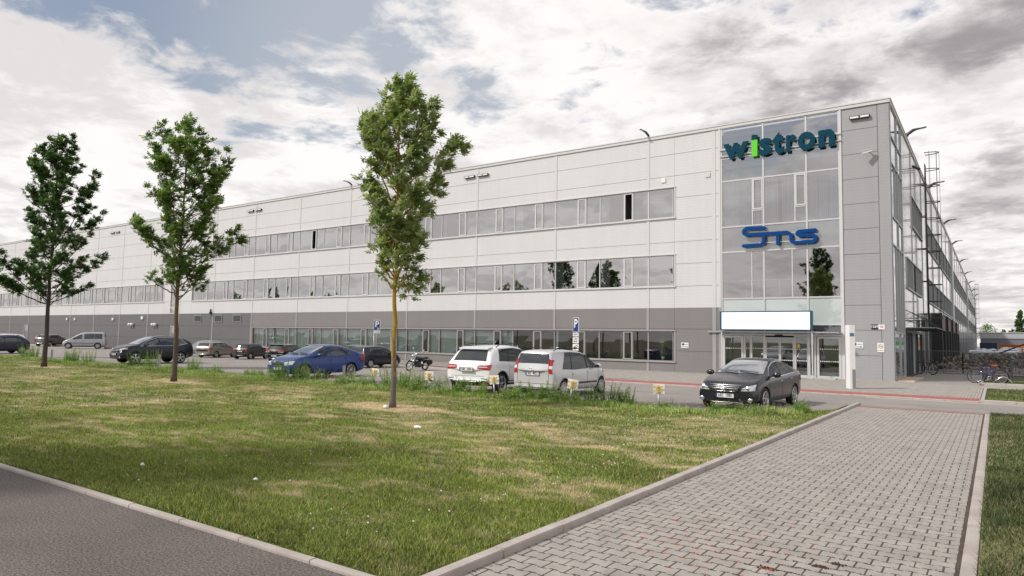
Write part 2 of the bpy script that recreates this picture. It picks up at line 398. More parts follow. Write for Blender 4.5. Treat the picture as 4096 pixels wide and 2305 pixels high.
def row(zz_, xl, glass, fm, rowid):
    bays = [-16.2]+[b for b in BX if b > xl+.5]
    for i, (b, nb) in enumerate(zip(bays, bays[1:]+[xl])):
        if i == 0:
            f = MB(); a, c = -17.87, -16.2; z0, z1 = zz_
            f.box(a, c, YF+.03, YF+.11, z0, z0+.045); f.box(a, c, YF+.03, YF+.11, z1-.045, z1); f.box(c-.045, c, YF+.028, YF+.112, z0+.045, z1-.045); f.box(a, a+.04, YF+.028, YF+.112, z0+.045, z1-.045)
            wf = bp('window', f, fm); bp('pane', MB().add([(a, YF+.07, z0), (c, YF+.0715, z0), (c, YF+.07, z1), (a, YF+.0715, z1)], [(0, 1, 2, 3)]), glass, wf)
            if rowid == 3:
                bl = MB(); n = 26
                for j in range(n):
                    zc = z0+.06+j*.07; bl.add([(a+.4, YF+.16, zc), (c-.08, YF+.16, zc), (c-.08, YF+.2, zc+.045), (a+.4, YF+.2, zc+.045)], [(0, 1, 2, 3)])
                bp('blind', bl, BLIND, wf)
            continue
        x1_, x0_ = b, nb
        m = (x0_+x1_)/2
        if x1_-x0_ < 4.2: m = None
        segs = [(m, x1_), (x0_, m)] if m else [(x0_, x1_)]
        for k, (p, r) in enumerate(segs):
            bl = []
            if rowid == 1:
                if r > -24.9: bl = [(.0, .06, 's')] if k else []
                elif r > -38.8: bl = [(.02, .49, 'h'), (.70, .99, 'h')] if rnd.random() < .8 else [(.0, .1, 's')]
                else: bl = [(.0, .99, 'v')]
            else:
                if k == 0 or rnd.random() < .4: bl = [(.0, rnd.uniform(.06, .2), 's')]
                if rnd.random() < .12: bl = [(.05, .48, 'h')]
                if k == 0: bl.append((.93, 1., 's'))
            od = (rowid == 3 and ((i == 1 and k == 0) or (i == 5 and k == 1)))
            ribbon(p, r, zz_[0], zz_[1], glass, fm=fm, open_dark=od, blind=bl)
row(R3, XR3, GLASS, TRIM, 3); row(R2, XR2, GLASS, TRIM, 2); row(R1, XR1, GROUNDGLASS, TRIMG, 1)
xs = [XL2]+[b for b in BX if b < XL2-.5]
for a, b in zip(xs, xs[1:]):
    m = (a+b)/2
    for p, r in ((m, a), (b, m)): ribbon(p, r, R2[0], R2[1], blind=[(0, .12, 's')] if rnd.random() < .5 else None)
# stair window
f = MB(); a, c = -74.35, -73.0
for z in (ZB, 4.55, 6.25, 8.12): f.box(a, c, YF-.02, YF+.1, z, z+.09)
f.box(a, a+.08, YF-.022, YF+.1, ZB+.09, 8.12); f.box(c-.08, c, YF-.022, YF+.1, ZB+.09, 8.12)
wf = bp('window', f, TRIM); bp('pane', MB().box(a, c, YF+.05, YF+.06, ZB, 8.2), GLASS, wf)
# ---- entrance tower curtain wall
TX0, TX1 = -13.2, -6.68
MX = [-13.2, -10.74, -8.40, -6.68]
def cell(x0, x1, z0, z1, m, name='pane', parent=None):
    e = rnd.uniform(-.003, .003)
    return bp(name, MB().add([(x0, YF+.02+e, z0), (x1, YF+.02-e, z0), (x1, YF+.02-e, z1), (x0, YF+.02+e, z1)], [(0, 1, 2, 3)]), m, parent)
cw = MB()
for x in (TX0+.03, -10.74, -8.40, TX1-.03): cw.box(x-.045, x+.045, YF-.03, YF+.09, 0.0, H-.25)
TZ = [14.68, 13.42, 12.84, 11.46, 8.70, 7.20, 4.45, 2.95, 2.36]
for z in TZ:
    for a, b in zip(MX, MX[1:]): cw.box(a+.05, b-.05, YF-.024, YF+.088, z-.04, z+.04)
for a, b in zip(MX, MX[1:]): cw.box(a+.05, b-.05, YF-.024, YF+.088, 12.94, 12.98)
for x in (-11.36, -9.02): cw.box(x-.03, x+.03, YF-.022, YF+.086, 8.74, 11.42)
for x in (-11.42, -9.20): cw.box(x-.03, x+.03, YF-.022, YF+.086, 4.49, 7.16)
cwo = bp('curtain_wall_frame', cw, SILV)
for (z0, z1, m) in ((13.42, 14.68, CURT), (12.94, 13.42, CURT), (11.46, 12.84, CURT), (8.70, 11.46, CURT), (7.20, 8.70, SPAN), (4.45, 7.20, CURT), (2.95, 4.45, SPANP if True else CURT)):
    for a, b in zip(MX, MX[1:]):
        mm = CURT if (m is SPANP and False) else m
        cell(a, b, z0, z1, mm, 'pane', cwo)
for a, b in zip(MX, MX[1:]): cell(a, b, 2.36, 2.95, opaque_glass('dark_spandrel_glass', (.05, .05, .055), .12, .8) if 'dark_spandrel_glass' not in MATS else MATS['dark_spandrel_glass'], 'pane', cwo)
for x0 in (-11.33, -8.99):     # casements in the office storey
    f = MB(); x1 = x0+.56; z0, z1 = 9.62, 11.40; q = .075
    f.box(x0, x1, YF-.05, YF+.04, z0, z0+q); f.box(x0, x1, YF-.05, YF+.04, z1-q, z1); f.box(x0, x0+q, YF-.05, YF+.04, z0+q, z1-q); f.box(x1-q, x1, YF-.05, YF+.04, z0+q, z1-q)
    f.box(x0, x1, YF-.03, YF+.03, z0-.08, z0-.02); bp('casement', f, SILV)
# vertical blinds behind storey three
bk2 = MB(); bk2.box(TX0, TX1, YF+.5, YF+.6, 11.5, H-.25); bk2.box(TX0, TX1, YF+.12, YF+.5, 11.46, 11.5); bp('backing_panel', bk2, mat('tower_backing', (.20, .23, .27), .8))
bl = MB(); x = TX0+.1
while x < TX1-.1:
    if not (-10.02 < x < -9.86):
        t = rnd.uniform(.035, .055); bl.add([(x, YF+.22, 8.8), (x+t*1.6, YF+.27, 8.8), (x+t*1.6, YF+.27, 11.44), (x, YF+.22, 11.44)], [(0, 1, 2, 3)])
    x += .098
bp('blind', bl, mat('blue_grey_blind', (.66, .72, .82), .8))
# stair / gallery inside storey two
g = MB()
for x in (-12.9, -12.2, -11.5, -10.3, -9.6): g.box(x, x+.06, YF+1.5, YF+1.56, 4.0, 5.6)
g.box(-13.1, -9.5, YF+1.49, YF+1.57, 5.6, 5.66); bp('gallery_railing', g, SILV)
# ground floor: doors
def door(name, x0, x1, z1, glass, dots=(1.56, .92), handle=None, fw=.12, y=YF):
    f = MB(); f.box(x0, x0+fw, y-.05, y+.06, 0.03, z1); f.box(x1-fw, x1, y-.05, y+.06, 0.03, z1)
    f.box(x0+fw, x1-fw, y-.05, y+.06, z1-fw, z1); f.box(x0+fw, x1-fw, y-.05, y+.06, .03, .17)
    d = bp(name, f, SILV); bp('pane', MB().box(x0+fw, x1-fw, y, y+.01, .17, z1-fw), glass, d)
    if dots:
        q = MB(); n = int((x1-x0-2*fw)/.105)
        for z in dots:
            for k in range(n):
                c = x0+fw+(k+.5)*(x1-x0-2*fw)/n; q.box(c-.028, c+.028, y-.006, y-.002, z-.028, z+.028)
        bp('marker_dots', q, WPLATE, d)
    if handle:
        q = MB(); q.tube([(handle, y-.05, 1.0), (handle, y-.11, 1.0), (handle+.12, y-.11, 1.0)], .012); bp('handle', q, CHROME, d)
    return d
DG = GROUNDGLASS
fx = MB()
for x in (-11.88, -11.50, -9.12, -8.06): fx.box(x-.035, x+.035, YF-.026, YF+.084, .03, 2.32)
fx.box(TX0+.05, TX1-.05, YF-.028, YF+.086, 0, .05)
bp('entrance_frame', fx, SILV)
door('entrance_door', -13.12, -11.93, 2.30, DG, (1.56,))
door('entrance_door', -7.98, -6.76, 2.30, DG, (1.62, .95), handle=-7.93)
door('sliding_door', -10.68, -9.92, 2.22, DG, (1.58, .95), fw=.05); door('sliding_door', -9.90, -9.17, 2.22, DG, (1.58, .95), fw=.05)
for a, b in ((-11.84, -11.54), (-11.46, -10.78), (-9.07, -8.45), (-8.35, -8.10)): door('side_light', a, b, 2.30, DG, (1.58, .95), fw=.03)
bp('door_sensor', MB().box(-10.15, -9.75, YF-.12, YF-.02, 2.30, 2.38), BLACK)
bp('warning_sticker', MB().box(-8.98, -8.85, YF-.03, YF-.02, 1.66, 1.86), YEL)
# lobby interior
lb = MB(); lb.box(-13.1, -6.8, YF+5.4, YF+5.5, .4, 3.5); bp('lobby_wall', lb, mat('lobby_wall', (.16, .17, .16), .8))
st = MB(); st.box(-8.25, -7.6, YF-1.0, YF-.35, .03, .07); st.box(-7.55, -6.9, YF-1.0, YF-.35, .03, .09); bp('door_step', st, mat('step_concrete', (.5, .49, .47), .8))
# canopy glass above the entrance
cn = MB(); cn.box(-13.3, -6.7, YF-1.0, YF-.06, 2.50, 2.53); cno = bp('entrance_canopy', cn, pane_glass('canopy_glass', (.8, .85, .85), .2, .9))
cb = MB()
for x in (-13.2, -11.2, -9.2, -7.8, -6.75): cb.bar((x, YF-1.0, 2.47), (x, YF-.03, 2.47), .05, .05)
cb.box(-14.0, -13.25, YF-.12, YF-.06, 2.46, 2.58); cb.box(-13.3, -6.7, YF-1.02, YF-.98, 2.46, 2.54); bp('canopy_bracket', cb, STEEL, cno)
# small wall fittings
def lampset(x0, z, n):
    for k in range(n):
        a = x0+k*1.28; m = MB(); m.box(a, a+.98, YF-.16, YF-.03, z, z+.16); o = bp('wall_light', m, BLACK)
        bp('lamp_lens', MB().box(a+.04, a+.44, YF-.163, YF-.15, z+.03, z+.13).box(a+.52, a+.94, YF-.163, YF-.15, z+.03, z+.13), WPLATE, o)
lampset(-32.92, 14.02, 2); lampset(-60.66, 13.98, 2); lampset(-88.9, 13.9, 2); lampset(-6.14, 14.03, 1)
q = MB(); q.box(-16.98, -16.70, YF-.06, YF-.004, 11.85, 12.13); q.box(-14.15, -13.85, YF-.05, YF-.004, 11.86, 12.14, 1); bp('wall_box', q, [WPLATE, TRIM])
for x, z, w2, h2 in ((-99.35, 3.42, .35, .28), (-97.1, 3.42, .35, .28), (-87.0, 3.4, .35, .28), (-80.1, 3.53, .42, .35)):
    bp('wall_box', MB().box(x-w2/2, x+w2/2, YF-.12, YF-.003, z-h2/2, z+h2/2), WPLATE)
for x in (-82.7, -82.1, -77.5, -76.95):
    bp('globe_light', MB().lathe([(0, -.2), (.13, -.16), (.19, 0), (.15, .15), (0, .2)], 'z', 12, o=(x, YF-.2, 2.74)), WPLATE)
for x in (-68.7, -64.95, -61.7):
    v = MB(); v.box(x-.62, x+.62, YF-.03, YF-.004, 3.1, 3.72, 1); v.box(x-.68, x+.68, YF-.05, YF-.03, 3.72, 3.78); v.box(x-.68, x+.68, YF-.05, YF-.03, 3.04, 3.1); v.box(x-.68, x-.62, YF-.05, YF-.03, 3.1, 3.72); v.box(x+.62, x+.68, YF-.05, YF-.03, 3.1, 3.72)
    for k in range(6):
        z = 3.14+k*.1; v.add([(x-.62, YF-.035, z+.05), (x+.62, YF-.035, z+.05), (x+.62, YF-.045, z+.02), (x-.62, YF-.045, z+.02)], [(0, 1, 2, 3)])
    v.m = [2 if k_ >= len(v.f)-6 else a_ for k_, a_ in enumerate(v.m)]; bp('vent_grille', v, [TRIMG, DARK, mat('vent_slat', (.10, .10, .10), .6)])
for x0, x1 in ((-112.8, -111.4), (-74.0, -72.9)):
    d = MB(); d.box(x0, x1, YF-.05, YF-.02, 2.5, 2.65); d.box(x0, x0+.15, YF-.05, YF-.02, 0, 2.5); d.box(x1-.15, x1, YF-.05, YF-.02, 0, 2.5); d.box(x0+.15, x1-.15, YF-.02, YF-.01, 0, .3)
    o = bp('service_door', d, TRIMG); bp('pane', MB().box(x0+.15, x1-.15, YF-.012, YF-.003, .3, 2.5), SPAN, o)
def cctv(x, y, z, dx, dy):
    m = MB(); m.bar((x, y, z), (x+dx*.6, y+dy*.6, z-.12), .12, .12); m.bar((x-dx*.05, y-dy*.05, z+.08), (x+dx*.66, y+dy*.66, z-.06), .17, .02)
    o = bp('security_camera', m, WPLATE)
    bp('camera_arm', MB().tube([(x+.05, YF if dy else y, z-.2), (x+.05, (y+YF)/2 if dy else y, z-.2), (x+dx*.2, y+dy*.2, z-.06)], .025), STEEL, o); return o
cctv(-5.1, YF-.3, 12.15, -.7, -.3)
o = bp('alarm_lamp', MB().box(-66.35, -66.1, YF-.22, YF-.01, 3.85, 4.1).tube([(-66.25, YF-.12, 4.0), (-66.25, YF-.12, 4.4)], .07), BLACK)
def roof_lamp(x, y, dx, dy, s=1.):
    m = MB(); p = [(x, y, H+.02), (x+dx*.12*s, y+dy*.12*s, H+.28*s), (x+dx*.5*s, y+dy*.5*s, H+.55*s), (x+dx*.9*s, y+dy*.9*s, H+.66*s)]
    m.tube(p, [.10*s, .13*s, .12*s, .05*s], 8); m.bar((x+dx*.5*s, y+dy*.5*s, H+.56*s), (x+dx*1.35*s, y+dy*1.35*s, H+.70*s), .24*s, .07*s)
    o = bp('roof_lamp', m, STEELD); bp('lamp_lens', MB().bar((x+dx*.9*s, y+dy*.9*s, H+.59*s), (x+dx*1.3*s, y+dy*1.3*s, H+.655*s), .18*s, .02), WPLATE, o)
for x in (-17.87, -45.7): roof_lamp(x, YF+.1, -.35, -.94, .6)
# ---- right-hand (side) face, plane X = X0 ; u runs along +Y
def sbox(mb, y0, y1, z0, z1, d0=-.05, d1=0., mi=0): mb.box(X0+d0, X0+d1, y0, y1, z0, z1, mi)
side = MB(); splin = MB(); sb = MB()
gl0, gl1 = 40.95, 45.6
def sidewall(y0, y1, z0, z1):
    zs = [z0]+[j for j in JT if z0+.1 < j < z1-.1]+[z1]
    for a, b in zip(zs, zs[1:]): side_t = (splin if b <= ZB+.01 else side); sbox(side_t, y0+.012, y1-.012, a+.008, b-.008, -.05, 0)
ys = [45.6, 51.3, 58.9, 62.8]; y = 62.8
while y < 229: y += 3.43*2; ys.append(y)
SR3 = [(51.3, 58.9)]; SR2 = [(47.4, 57.6)]
breaks = [(63.5, 100.6), (104.5, 158.), (161.5, 227.)]
SR3 += breaks; SR2 += breaks
def inr(y, rs): return any(a-.01 <= y <= b+.01 for a, b in rs)
cuts = sorted(set(ys+[47.4, 57.6, 63.5, 100.6, 104.5, 158., 161.5, 227., 230., 46.2, 56.4]))
for a, b in zip(cuts, cuts[1:]):
    m = (a+b)/2; op = []
    if 46.2 < m < 56.4: op.append((0, 2.8))
    if inr(m, SR2): op.append(R2)
    if inr(m, SR3): op.append((9.6, 11.65))
    z = 0.
    for p, q2 in op+[(H-.2, H-.2)]:
        if p > z+.02:
            if z < ZB < p: sidewall(a, b, z, ZB); sidewall(a, b, ZB, p)
            else: sidewall(a, b, z, p)
        z = q2
sbk = MB(); sbk.box(X0-.75, X0-.7, 45.6, 230, 0, H-.2)
GSIDE = nodes_of
def glossy_clad(name, col):
    m = cladding(name, col, rough=.13); p = m.node_tree.nodes['Principled BSDF']; p.inputs['Specular IOR Level'].default_value = .8; p.inputs['Coat Weight'].default_value = .6; p.inputs['Coat Roughness'].default_value = .05; return m
bp('wall', side, glossy_clad('glossy_side_cladding', (.60, .60, .61))); bp('plinth', splin, glossy_clad('glossy_side_plinth', (.20, .19, .19)))
bp('backing_wall', sbk, DARK)
for y in ys[:]: bp('cover_strip', MB().box(X0-.02, X0+.035, y-.06, y+.06, 0, H-.2), STEEL)
for y in (102.5, 159.7): bp('wall_pillar', MB().box(X0-.02, X0+.12, y-1.4, y+1.4, ZB, H-.2), STEEL)
for rs, (z0, z1) in ((SR3, (9.6, 11.65)), (SR2, R2)):
    for (a, b) in rs:
        n = max(1, round((b-a)/5.2)); 
        for k in range(n):
            p = a+(b-a)*k/n; q3 = a+(b-a)*(k+1)/n
            f = MB(); sbox(f, p, q3, z0, z0+.09, -.05, .09); sbox(f, p, q3, z1-.09, z1, -.05, .09)
            for j in range(7):
                yy = p+(q3-p)*j/6; sbox(f, yy-.04, yy+.04, z0+.09, z1-.09, -.05, .05)
            wf = bp('window', f, STEEL); sp = MB(); sbox(sp, p, q3, z0+.05, z1-.05, -.06, -.05); bp('pane', sp, MATS['car_glass'], wf)
# corner glazing
cg = MB()
for yy in (40.5, 43.4, 45.55): sbox(cg, yy-.05, yy+.05, 0, H-.22, -.06, .05)
for z in (.1, 2.55, 7.2, 8.68, 11.55, 13.0, 14.75): sbox(cg, 40.55, 45.5, z-.04, z+.04, -.06, .045)
for yy in (42.2, 44.4): sbox(cg, yy-.03, yy+.03, 8.7, 11.5, -.06, .045); sbox(cg, yy-.03, yy+.03, 2.6, 7.2, -.06, .045)
cgo = bp('corner_glazing_frame', cg, STEEL)
for (z0, z1) in ((0, 2.55), (2.55, 7.2), (7.2, 8.68), (8.68, 11.55), (11.55, 13.), (13., 14.75)):
    for a, b in ((40.45, 43.4), (43.4, 45.55)): p = MB(); p.add([(X0-.01, a, z0), (X0-.012, b, z0), (X0-.01, b, z1), (X0-.012, a, z1)], [(0, 1, 2, 3)]); bp('pane', p, opaque_glass('corner_glass', (.25, .26, .27), .55, 1.) if 'corner_glass' not in MATS else MATS['corner_glass'], cgo)
# staff entrance on the side
se = MB()
for yy in (46.25, 48.0, 49.6, 51.4, 53.2, 56.35): sbox(se, yy-.06, yy+.06, 0, 2.75, -.06, .06)
sbox(se, 46.25, 56.35, 2.66, 2.8, -.06, .07); sbox(se, 46.25, 56.35, 0, .1, -.06, .07)
seo = bp('side_entrance_frame', se, STEELD)
p = MB(); sbox(p, 46.2, 56.4, .05, 2.7, -.03, -.02); bp('pane', p, MATS['corner_glass'], seo)
cn = MB(); cn.box(X0+.05, X0+1.5, 46.5, 56.2, 2.92, 2.96); cno = bp('side_canopy', cn, MATS['canopy_glass'])
cb = MB()
for yy in (46.6, 49.8, 53, 56.1): cb.tube([(X0, yy, 4.0), (X0+1.45, yy, 2.97)], .015, 6); cb.bar((X0, yy, 2.90), (X0+1.5, yy, 2.90), .05, .04)
cb.bar((X0+1.5, 46.5, 2.94), (X0+1.5, 56.2, 2.94), .03, .05)
bp('canopy_bracket', cb, STEELD, cno)
# loading docks
for k in range(4):
    y = 66.5+k*9; d = MB(); d.box(X0+.0, X0+.75, y, y+.5, 0, 4.6); d.box(X0, X0+.75, y+4.4, y+4.9, 0, 4.6); d.box(X0, X0+.72, y+.5, y+4.4, 3.3, 4.5, 1); d.box(X0+.01, X0+.1, y+.5, y+4.4, 0, 3.3)
    bp('loading_dock', d, [BLACK, mat('dock_cushion', (.23, .17, .16), .8)])
# wall arm lights along side + roof lamps
for y in (48.9, 66.3, 87, 105, 128, 150, 172, 196, 218): roof_lamp(X0, y, .97, .2, .85 if y < 60 else .9)
for y, z in ((47.9, 12.7), (78., 4.6)):
    m = MB(); m.tube([(X0, y, z), (X0+.5, y, z)], .02); m.bar((X0+.45, y-.1, z+.1), (X0+.8, y-.5, z-.2), .14, .14); bp('security_camera', m, STEELD)
m = MB(); m.tube([(X0, 46.6, 3.35), (X0+.9, 46.6, 3.35)], .025); m.tube([(X0, 46.6, 3.36), (X0, 56.5, 3.4)], .03); m.box(X0+.05, X0+.3, 56, 56.4, 3.2, 3.7); bp('pipe_and_cable', m, STEELD)
# caged ladders
def ladder(y, top=16.2, x=X0):
    t = MB(); xo = x+.35; w2 = .30
    for s in (-w2, w2): t.tube([(xo, y+s, 3.2), (xo, y+s, top-.9)], .035, 6)
    z = 3.3
    while z < top-1.0: t.tube([(xo, y-w2, z), (xo, y+w2, z)], .014, 5); z += .3
    for z in np.arange(4.2, top, 2.4): t.bar((x, y-w2, z), (xo, y-w2, z), .05, .07); t.bar((x, y+w2, z), (xo, y+w2, z), .05, .07)
    o = bp('access_ladder', t, STEELD)
    c = MB(); n = 10
    for z in np.arange(3.9, top+.1, 1.22):
        pts = [(xo, y-w2, z)]+[(xo+.42+.42*math.sin(PI*k/n-PI/2)*1.0 if False else xo+.9*math.sin(PI*k/n), y-.42*math.cos(PI*k/n), z) for k in range(n+1)]+[(xo, y+w2, z)]
        for a, b in zip(pts, pts[1:]): c.bar(a, b, .018, .06)
    for k in (1, 3, 5, 7, 9): px = xo+.9*math.sin(PI*k/n); py = y-.42*math.cos(PI*k/n); c.bar((px, py, 3.9), (px, py, top), .045, .02)
    bp('safety_cage', c, STEELD, o)
ladder(58.6); ladder(206., 17.5)
# ================================================================ lettering on the tower
TEAL = mat('teal_letter', (.001, .052, .085), .6, spec=.1); TEALS = mat('teal_letter_side', (.006, .02, .03), .6); GREEN = mat('green_letter', (.10, .62, .012), .45); BLUE = mat('blue_letter', (.002, .055, .22), .6, spec=.1)
YL = YF-.20
sg = thing('lettering_sign', 'large dark teal company name with a bright green i on the glazed tower', 'sign', (-9.9, YL, 12.69))
so_ = (-9.9, YL, 12.69)
def letter(ch, x0, x1, z0, z1, m):
    vs, fs = text_mesh(ch, 1.6, offset=.062, ext=.06, align='LEFT')
    a = min(v[0] for v in vs); b = max(v[0] for v in vs); c = min(v[1] for v in vs); d = max(v[1] for v in vs)
    mb = MB(); mb.add([(x0+(v[0]-a)/(b-a)*(x1-x0), YL-v[2], z0+(v[1]-c)/(d-c)*(z1-z0)) for v in vs], fs)
    return bmfix(mb.build('letter', m, sg, so_))
for ch, x0, x1, z0, z1 in (('w', -12.98, -11.50, 12.69, 13.66), ('s', -10.90, -10.20, 12.68, 13.68), ('t', -10.14, -9.52, 12.66, 13.92), ('r', -9.40, -8.86, 12.69, 13.66), ('o', -8.78, -7.86, 12.66, 13.70), ('n', -7.70, -6.86, 12.69, 13.66)):
    letter(ch, x0, x1, z0, z1, TEAL)
MB().box(-11.31, -10.99, YL-.07, YL+.07, 12.69, 13.66).build('letter', GREEN, sg, so_)
MB().prism([(-11.31, 13.70), (-10.99, 13.70), (-10.99, 13.93), (-11.22, 13.98), (-11.31, 13.93)], YL-.07, YL+.07).build('letter_dot', TEAL, sg, so_)
rl = MB()
for z in (12.98, 13.36): rl.bar((TX0-.05, YL+.1, z), (TX1+.1, YL+.1, z), .04, .04)
for x in (TX0, -10.74, -8.4, TX1):
    for z in (12.98, 13.36): rl.bar((x, YL+.1, z), (x, YF-.02, z), .035, .035)
rl.build('mounting_rail', TRIM, sg, so_)
sg2 = thing('lettering_sign', 'blue rounded line logo reading Sms on the grey glass band mid tower', 'sign', (-9.9, YL, 7.5)); so2 = (-9.9, YL, 7.5)
def stroke(pts, r, parent, o, m, y):
    mb = MB(); n = len(pts)
    for i in range(n-1): 
        a = Vector((pts[i][0], 0, pts[i][1])); b = Vector((pts[i+1][0], 0, pts[i+1][1])); d = (b-a); 
        if d.length < 1e-6: continue
        s = Vector((-d.z, 0, d.x)).normalized()*r
        mb.prism([(a.x-s.x, a.z-s.z), (b.x-s.x, b.z-s.z), (b.x+s.x, b.z+s.z), (a.x+s.x, a.z+s.z)], y-.06-.0007*i, y+.06+.0007*i)
    for i, (a, b) in enumerate(pts): mb.prism([(a+r*math.cos(t*PI/6), b+r*math.sin(t*PI/6)) for t in range(12)], y-.0605-.0007*i-.0003, y+.0605+.0007*i)
    return mb.build('letter', m, parent, o)
stroke([(-10.66, 8.46), (-11.62, 8.50), (-11.76, 8.43), (-11.82, 8.32), (-11.78, 8.20), (-11.66, 8.13), (-10.6, 8.11), (-9.42, 8.11), (-9.28, 8.04), (-9.20, 7.9), (-9.19, 7.66), (-9.13, 7.56), (-9.0, 7.5), (-8.05, 7.5), (-7.95, 7.57), (-7.91, 7.68), (-7.95, 7.79), (-8.05, 7.85), (-8.74, 7.88), (-8.85, 7.95), (-8.86, 8.04), (-8.76, 8.11), (-7.94, 8.13)], .095, sg2, so2, BLUE, YL)
stroke([(-10.69, 8.06), (-10.69, 7.68), (-10.74, 7.56), (-10.86, 7.50), (-11.83, 7.49)], .095, sg2, so2, BLUE, YL+.004)
stroke([(-9.90, 8.05), (-9.91, 7.50)], .095, sg2, so2, BLUE, YL+.008)
rl = MB()
for z in (7.62, 8.1): rl.bar((-11.0, YL+.1, z), (-8.2, YL+.1, z), .04, .04)
for x in (-10.74, -8.4):
    for z in (7.62, 8.1): rl.bar((x, YL+.1, z), (x, YF-.02, z), .03, .03)
rl.build('mounting_rail', TRIM, sg2, so2)
# blank banner box over the entrance
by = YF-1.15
bn = thing('banner_box', 'blank white sign box with dark teal edges above the main entrance', 'sign', (-10.4, by, 2.62)); bo = (-10.4, by, 2.62)
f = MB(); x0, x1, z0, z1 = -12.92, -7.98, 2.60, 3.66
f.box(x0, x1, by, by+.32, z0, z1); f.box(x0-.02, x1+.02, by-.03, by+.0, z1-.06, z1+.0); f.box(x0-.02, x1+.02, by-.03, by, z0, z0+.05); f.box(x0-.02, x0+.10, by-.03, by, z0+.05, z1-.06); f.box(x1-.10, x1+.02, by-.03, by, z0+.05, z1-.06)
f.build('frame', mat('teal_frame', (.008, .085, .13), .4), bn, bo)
MB().box(x0+.10, x1-.10, by-.02, by-.004, z0+.05, z1-.06).build('panel', mat('white_banner', (.92, .92, .92), .5, emit=((1, 1, 1), .35)), bn, bo)  # faint glow added so the sign panel reads bright white
ps = MB()
for x in (x0+.02, x1-.06): ps.box(x, x+.06, by+.10, by+.16, .0, z0)
for x in (-12.3, -11., -9.7, -8.4): ps.bar((x, by+.3, 2.75), (x, YF-.03, 2.75), .05, .05)
ps.build('support_post', SILV, bn, bo)
# wall plates
def plate(name, label, x0, x1, z0, z1, y=YF-.012, cat='sign', group=None, m=WPLATE, th=.02):
    t = thing(name, label, cat, ((x0+x1)/2, y, (z0+z1)/2), group=group)
    MB().box(-(x1-x0)/2, (x1-x0)/2, -th, 0, -(z1-z0)/2, (z1-z0)/2).build('plate', m, t); return t
INK = mat('black_ink', (.015, .015, .02), .6); NAVY = mat('navy_print', (.01, .04, .16), .5)
def arrow_sign(label, x0, x1, z0, z1):
    t = plate('direction_sign', label, x0, x1, z0, z1, group='arrow signs on the front wall'); w2 = (x1-x0); h2 = z1-z0
    mb = MB(); mb.box(-w2*.43, w2*.28, -.024, -.021, -h2*.30, -h2*.22); mb.prism([(w2*.26, -h2*.40), (w2*.43, -h2*.26), (w2*.26, -h2*.12)], -.024, -.021); mb.build('arrow', INK, t)
    mb = MB(); mb.lathe([(.0, 0), (.001, 0), (.038, 0), (.038, .003), (.075, .003), (.075, 0)], 'y', 16, o=(-w2*.22, -.026, h2*.18)); mb.box(w2*.0, w2*.40, -.024, -.021, h2*.12, h2*.2); mb.build('logo', NAVY, t)
arrow_sign('small white sign with black right arrow on the grey wall left of the entrance', -15.68, -15.22, 1.50, 1.83)
arrow_sign('small white sign with black right arrow on the silver wall right of the entrance', -6.24, -5.70, 1.70, 2.02)
t = plate('house_number_sign', 'black plate reading 1269 on the silver corner wall', -5.31, -4.99, 2.71, 2.96, m=INK)
mb = MB(); text_on(mb, '1269', .17, lambda x, y, z: (x, -.023, y+.01), offset=.004); mb.build('digits', WPLATE, t)
t = plate('house_number_sign', 'white plate with red 10 beside the black number plate', -4.97, -4.68, 2.70, 2.95)
mb = MB(); text_on(mb, '10', .15, lambda x, y, z: (x, -.023, y+.01), offset=.004); mb.build('digits', mat('red_print', (.45, .02, .03), .5), t)
t = plate('no_smoking_sign', 'white no smoking sign with round yellow ring near the building corner', -5.04, -4.72, 1.52, 2.0)
mb = MB(); mb.lathe([(.085, 0), (.085, .004), (.115, .004), (.115, 0)], 'y', 20, o=(0, -.026, .06)); mb.bar((-.07, -.024, .13), (.07, -.024, -.01), .02, .004, up=(0, 1, 0)); mb.box(-.12, .12, -.024, -.021, -.16, -.13); mb.build('ring', mat('amber_print', (.55, .33, .05), .5), t)
mb = MB(); mb.box(-.055, .06, -.023, -.021, .05, .075); mb.build('cigarette', INK, t)
# totem
t = thing('totem_sign', 'tall slim white pylon sign with grey foot panel before the entrance', 'sign', (-5.06, 32.3, 0), .5)
MB().box(-.11, .11, -.24, .24, 0, 2.72).build('pylon', WPLATE, t)
MB().box(-.02, .113, -.243, .2, 0.02, .85).build('foot_panel', mat('grey_panel', (.26, .25, .25), .5), t)
mb = MB(); mb.box(-.10, .08, -.246, -.241, 2.24, 2.38); mb.build('name_strip', mat('slate_blue_print', (.09, .2, .28), .5), t)
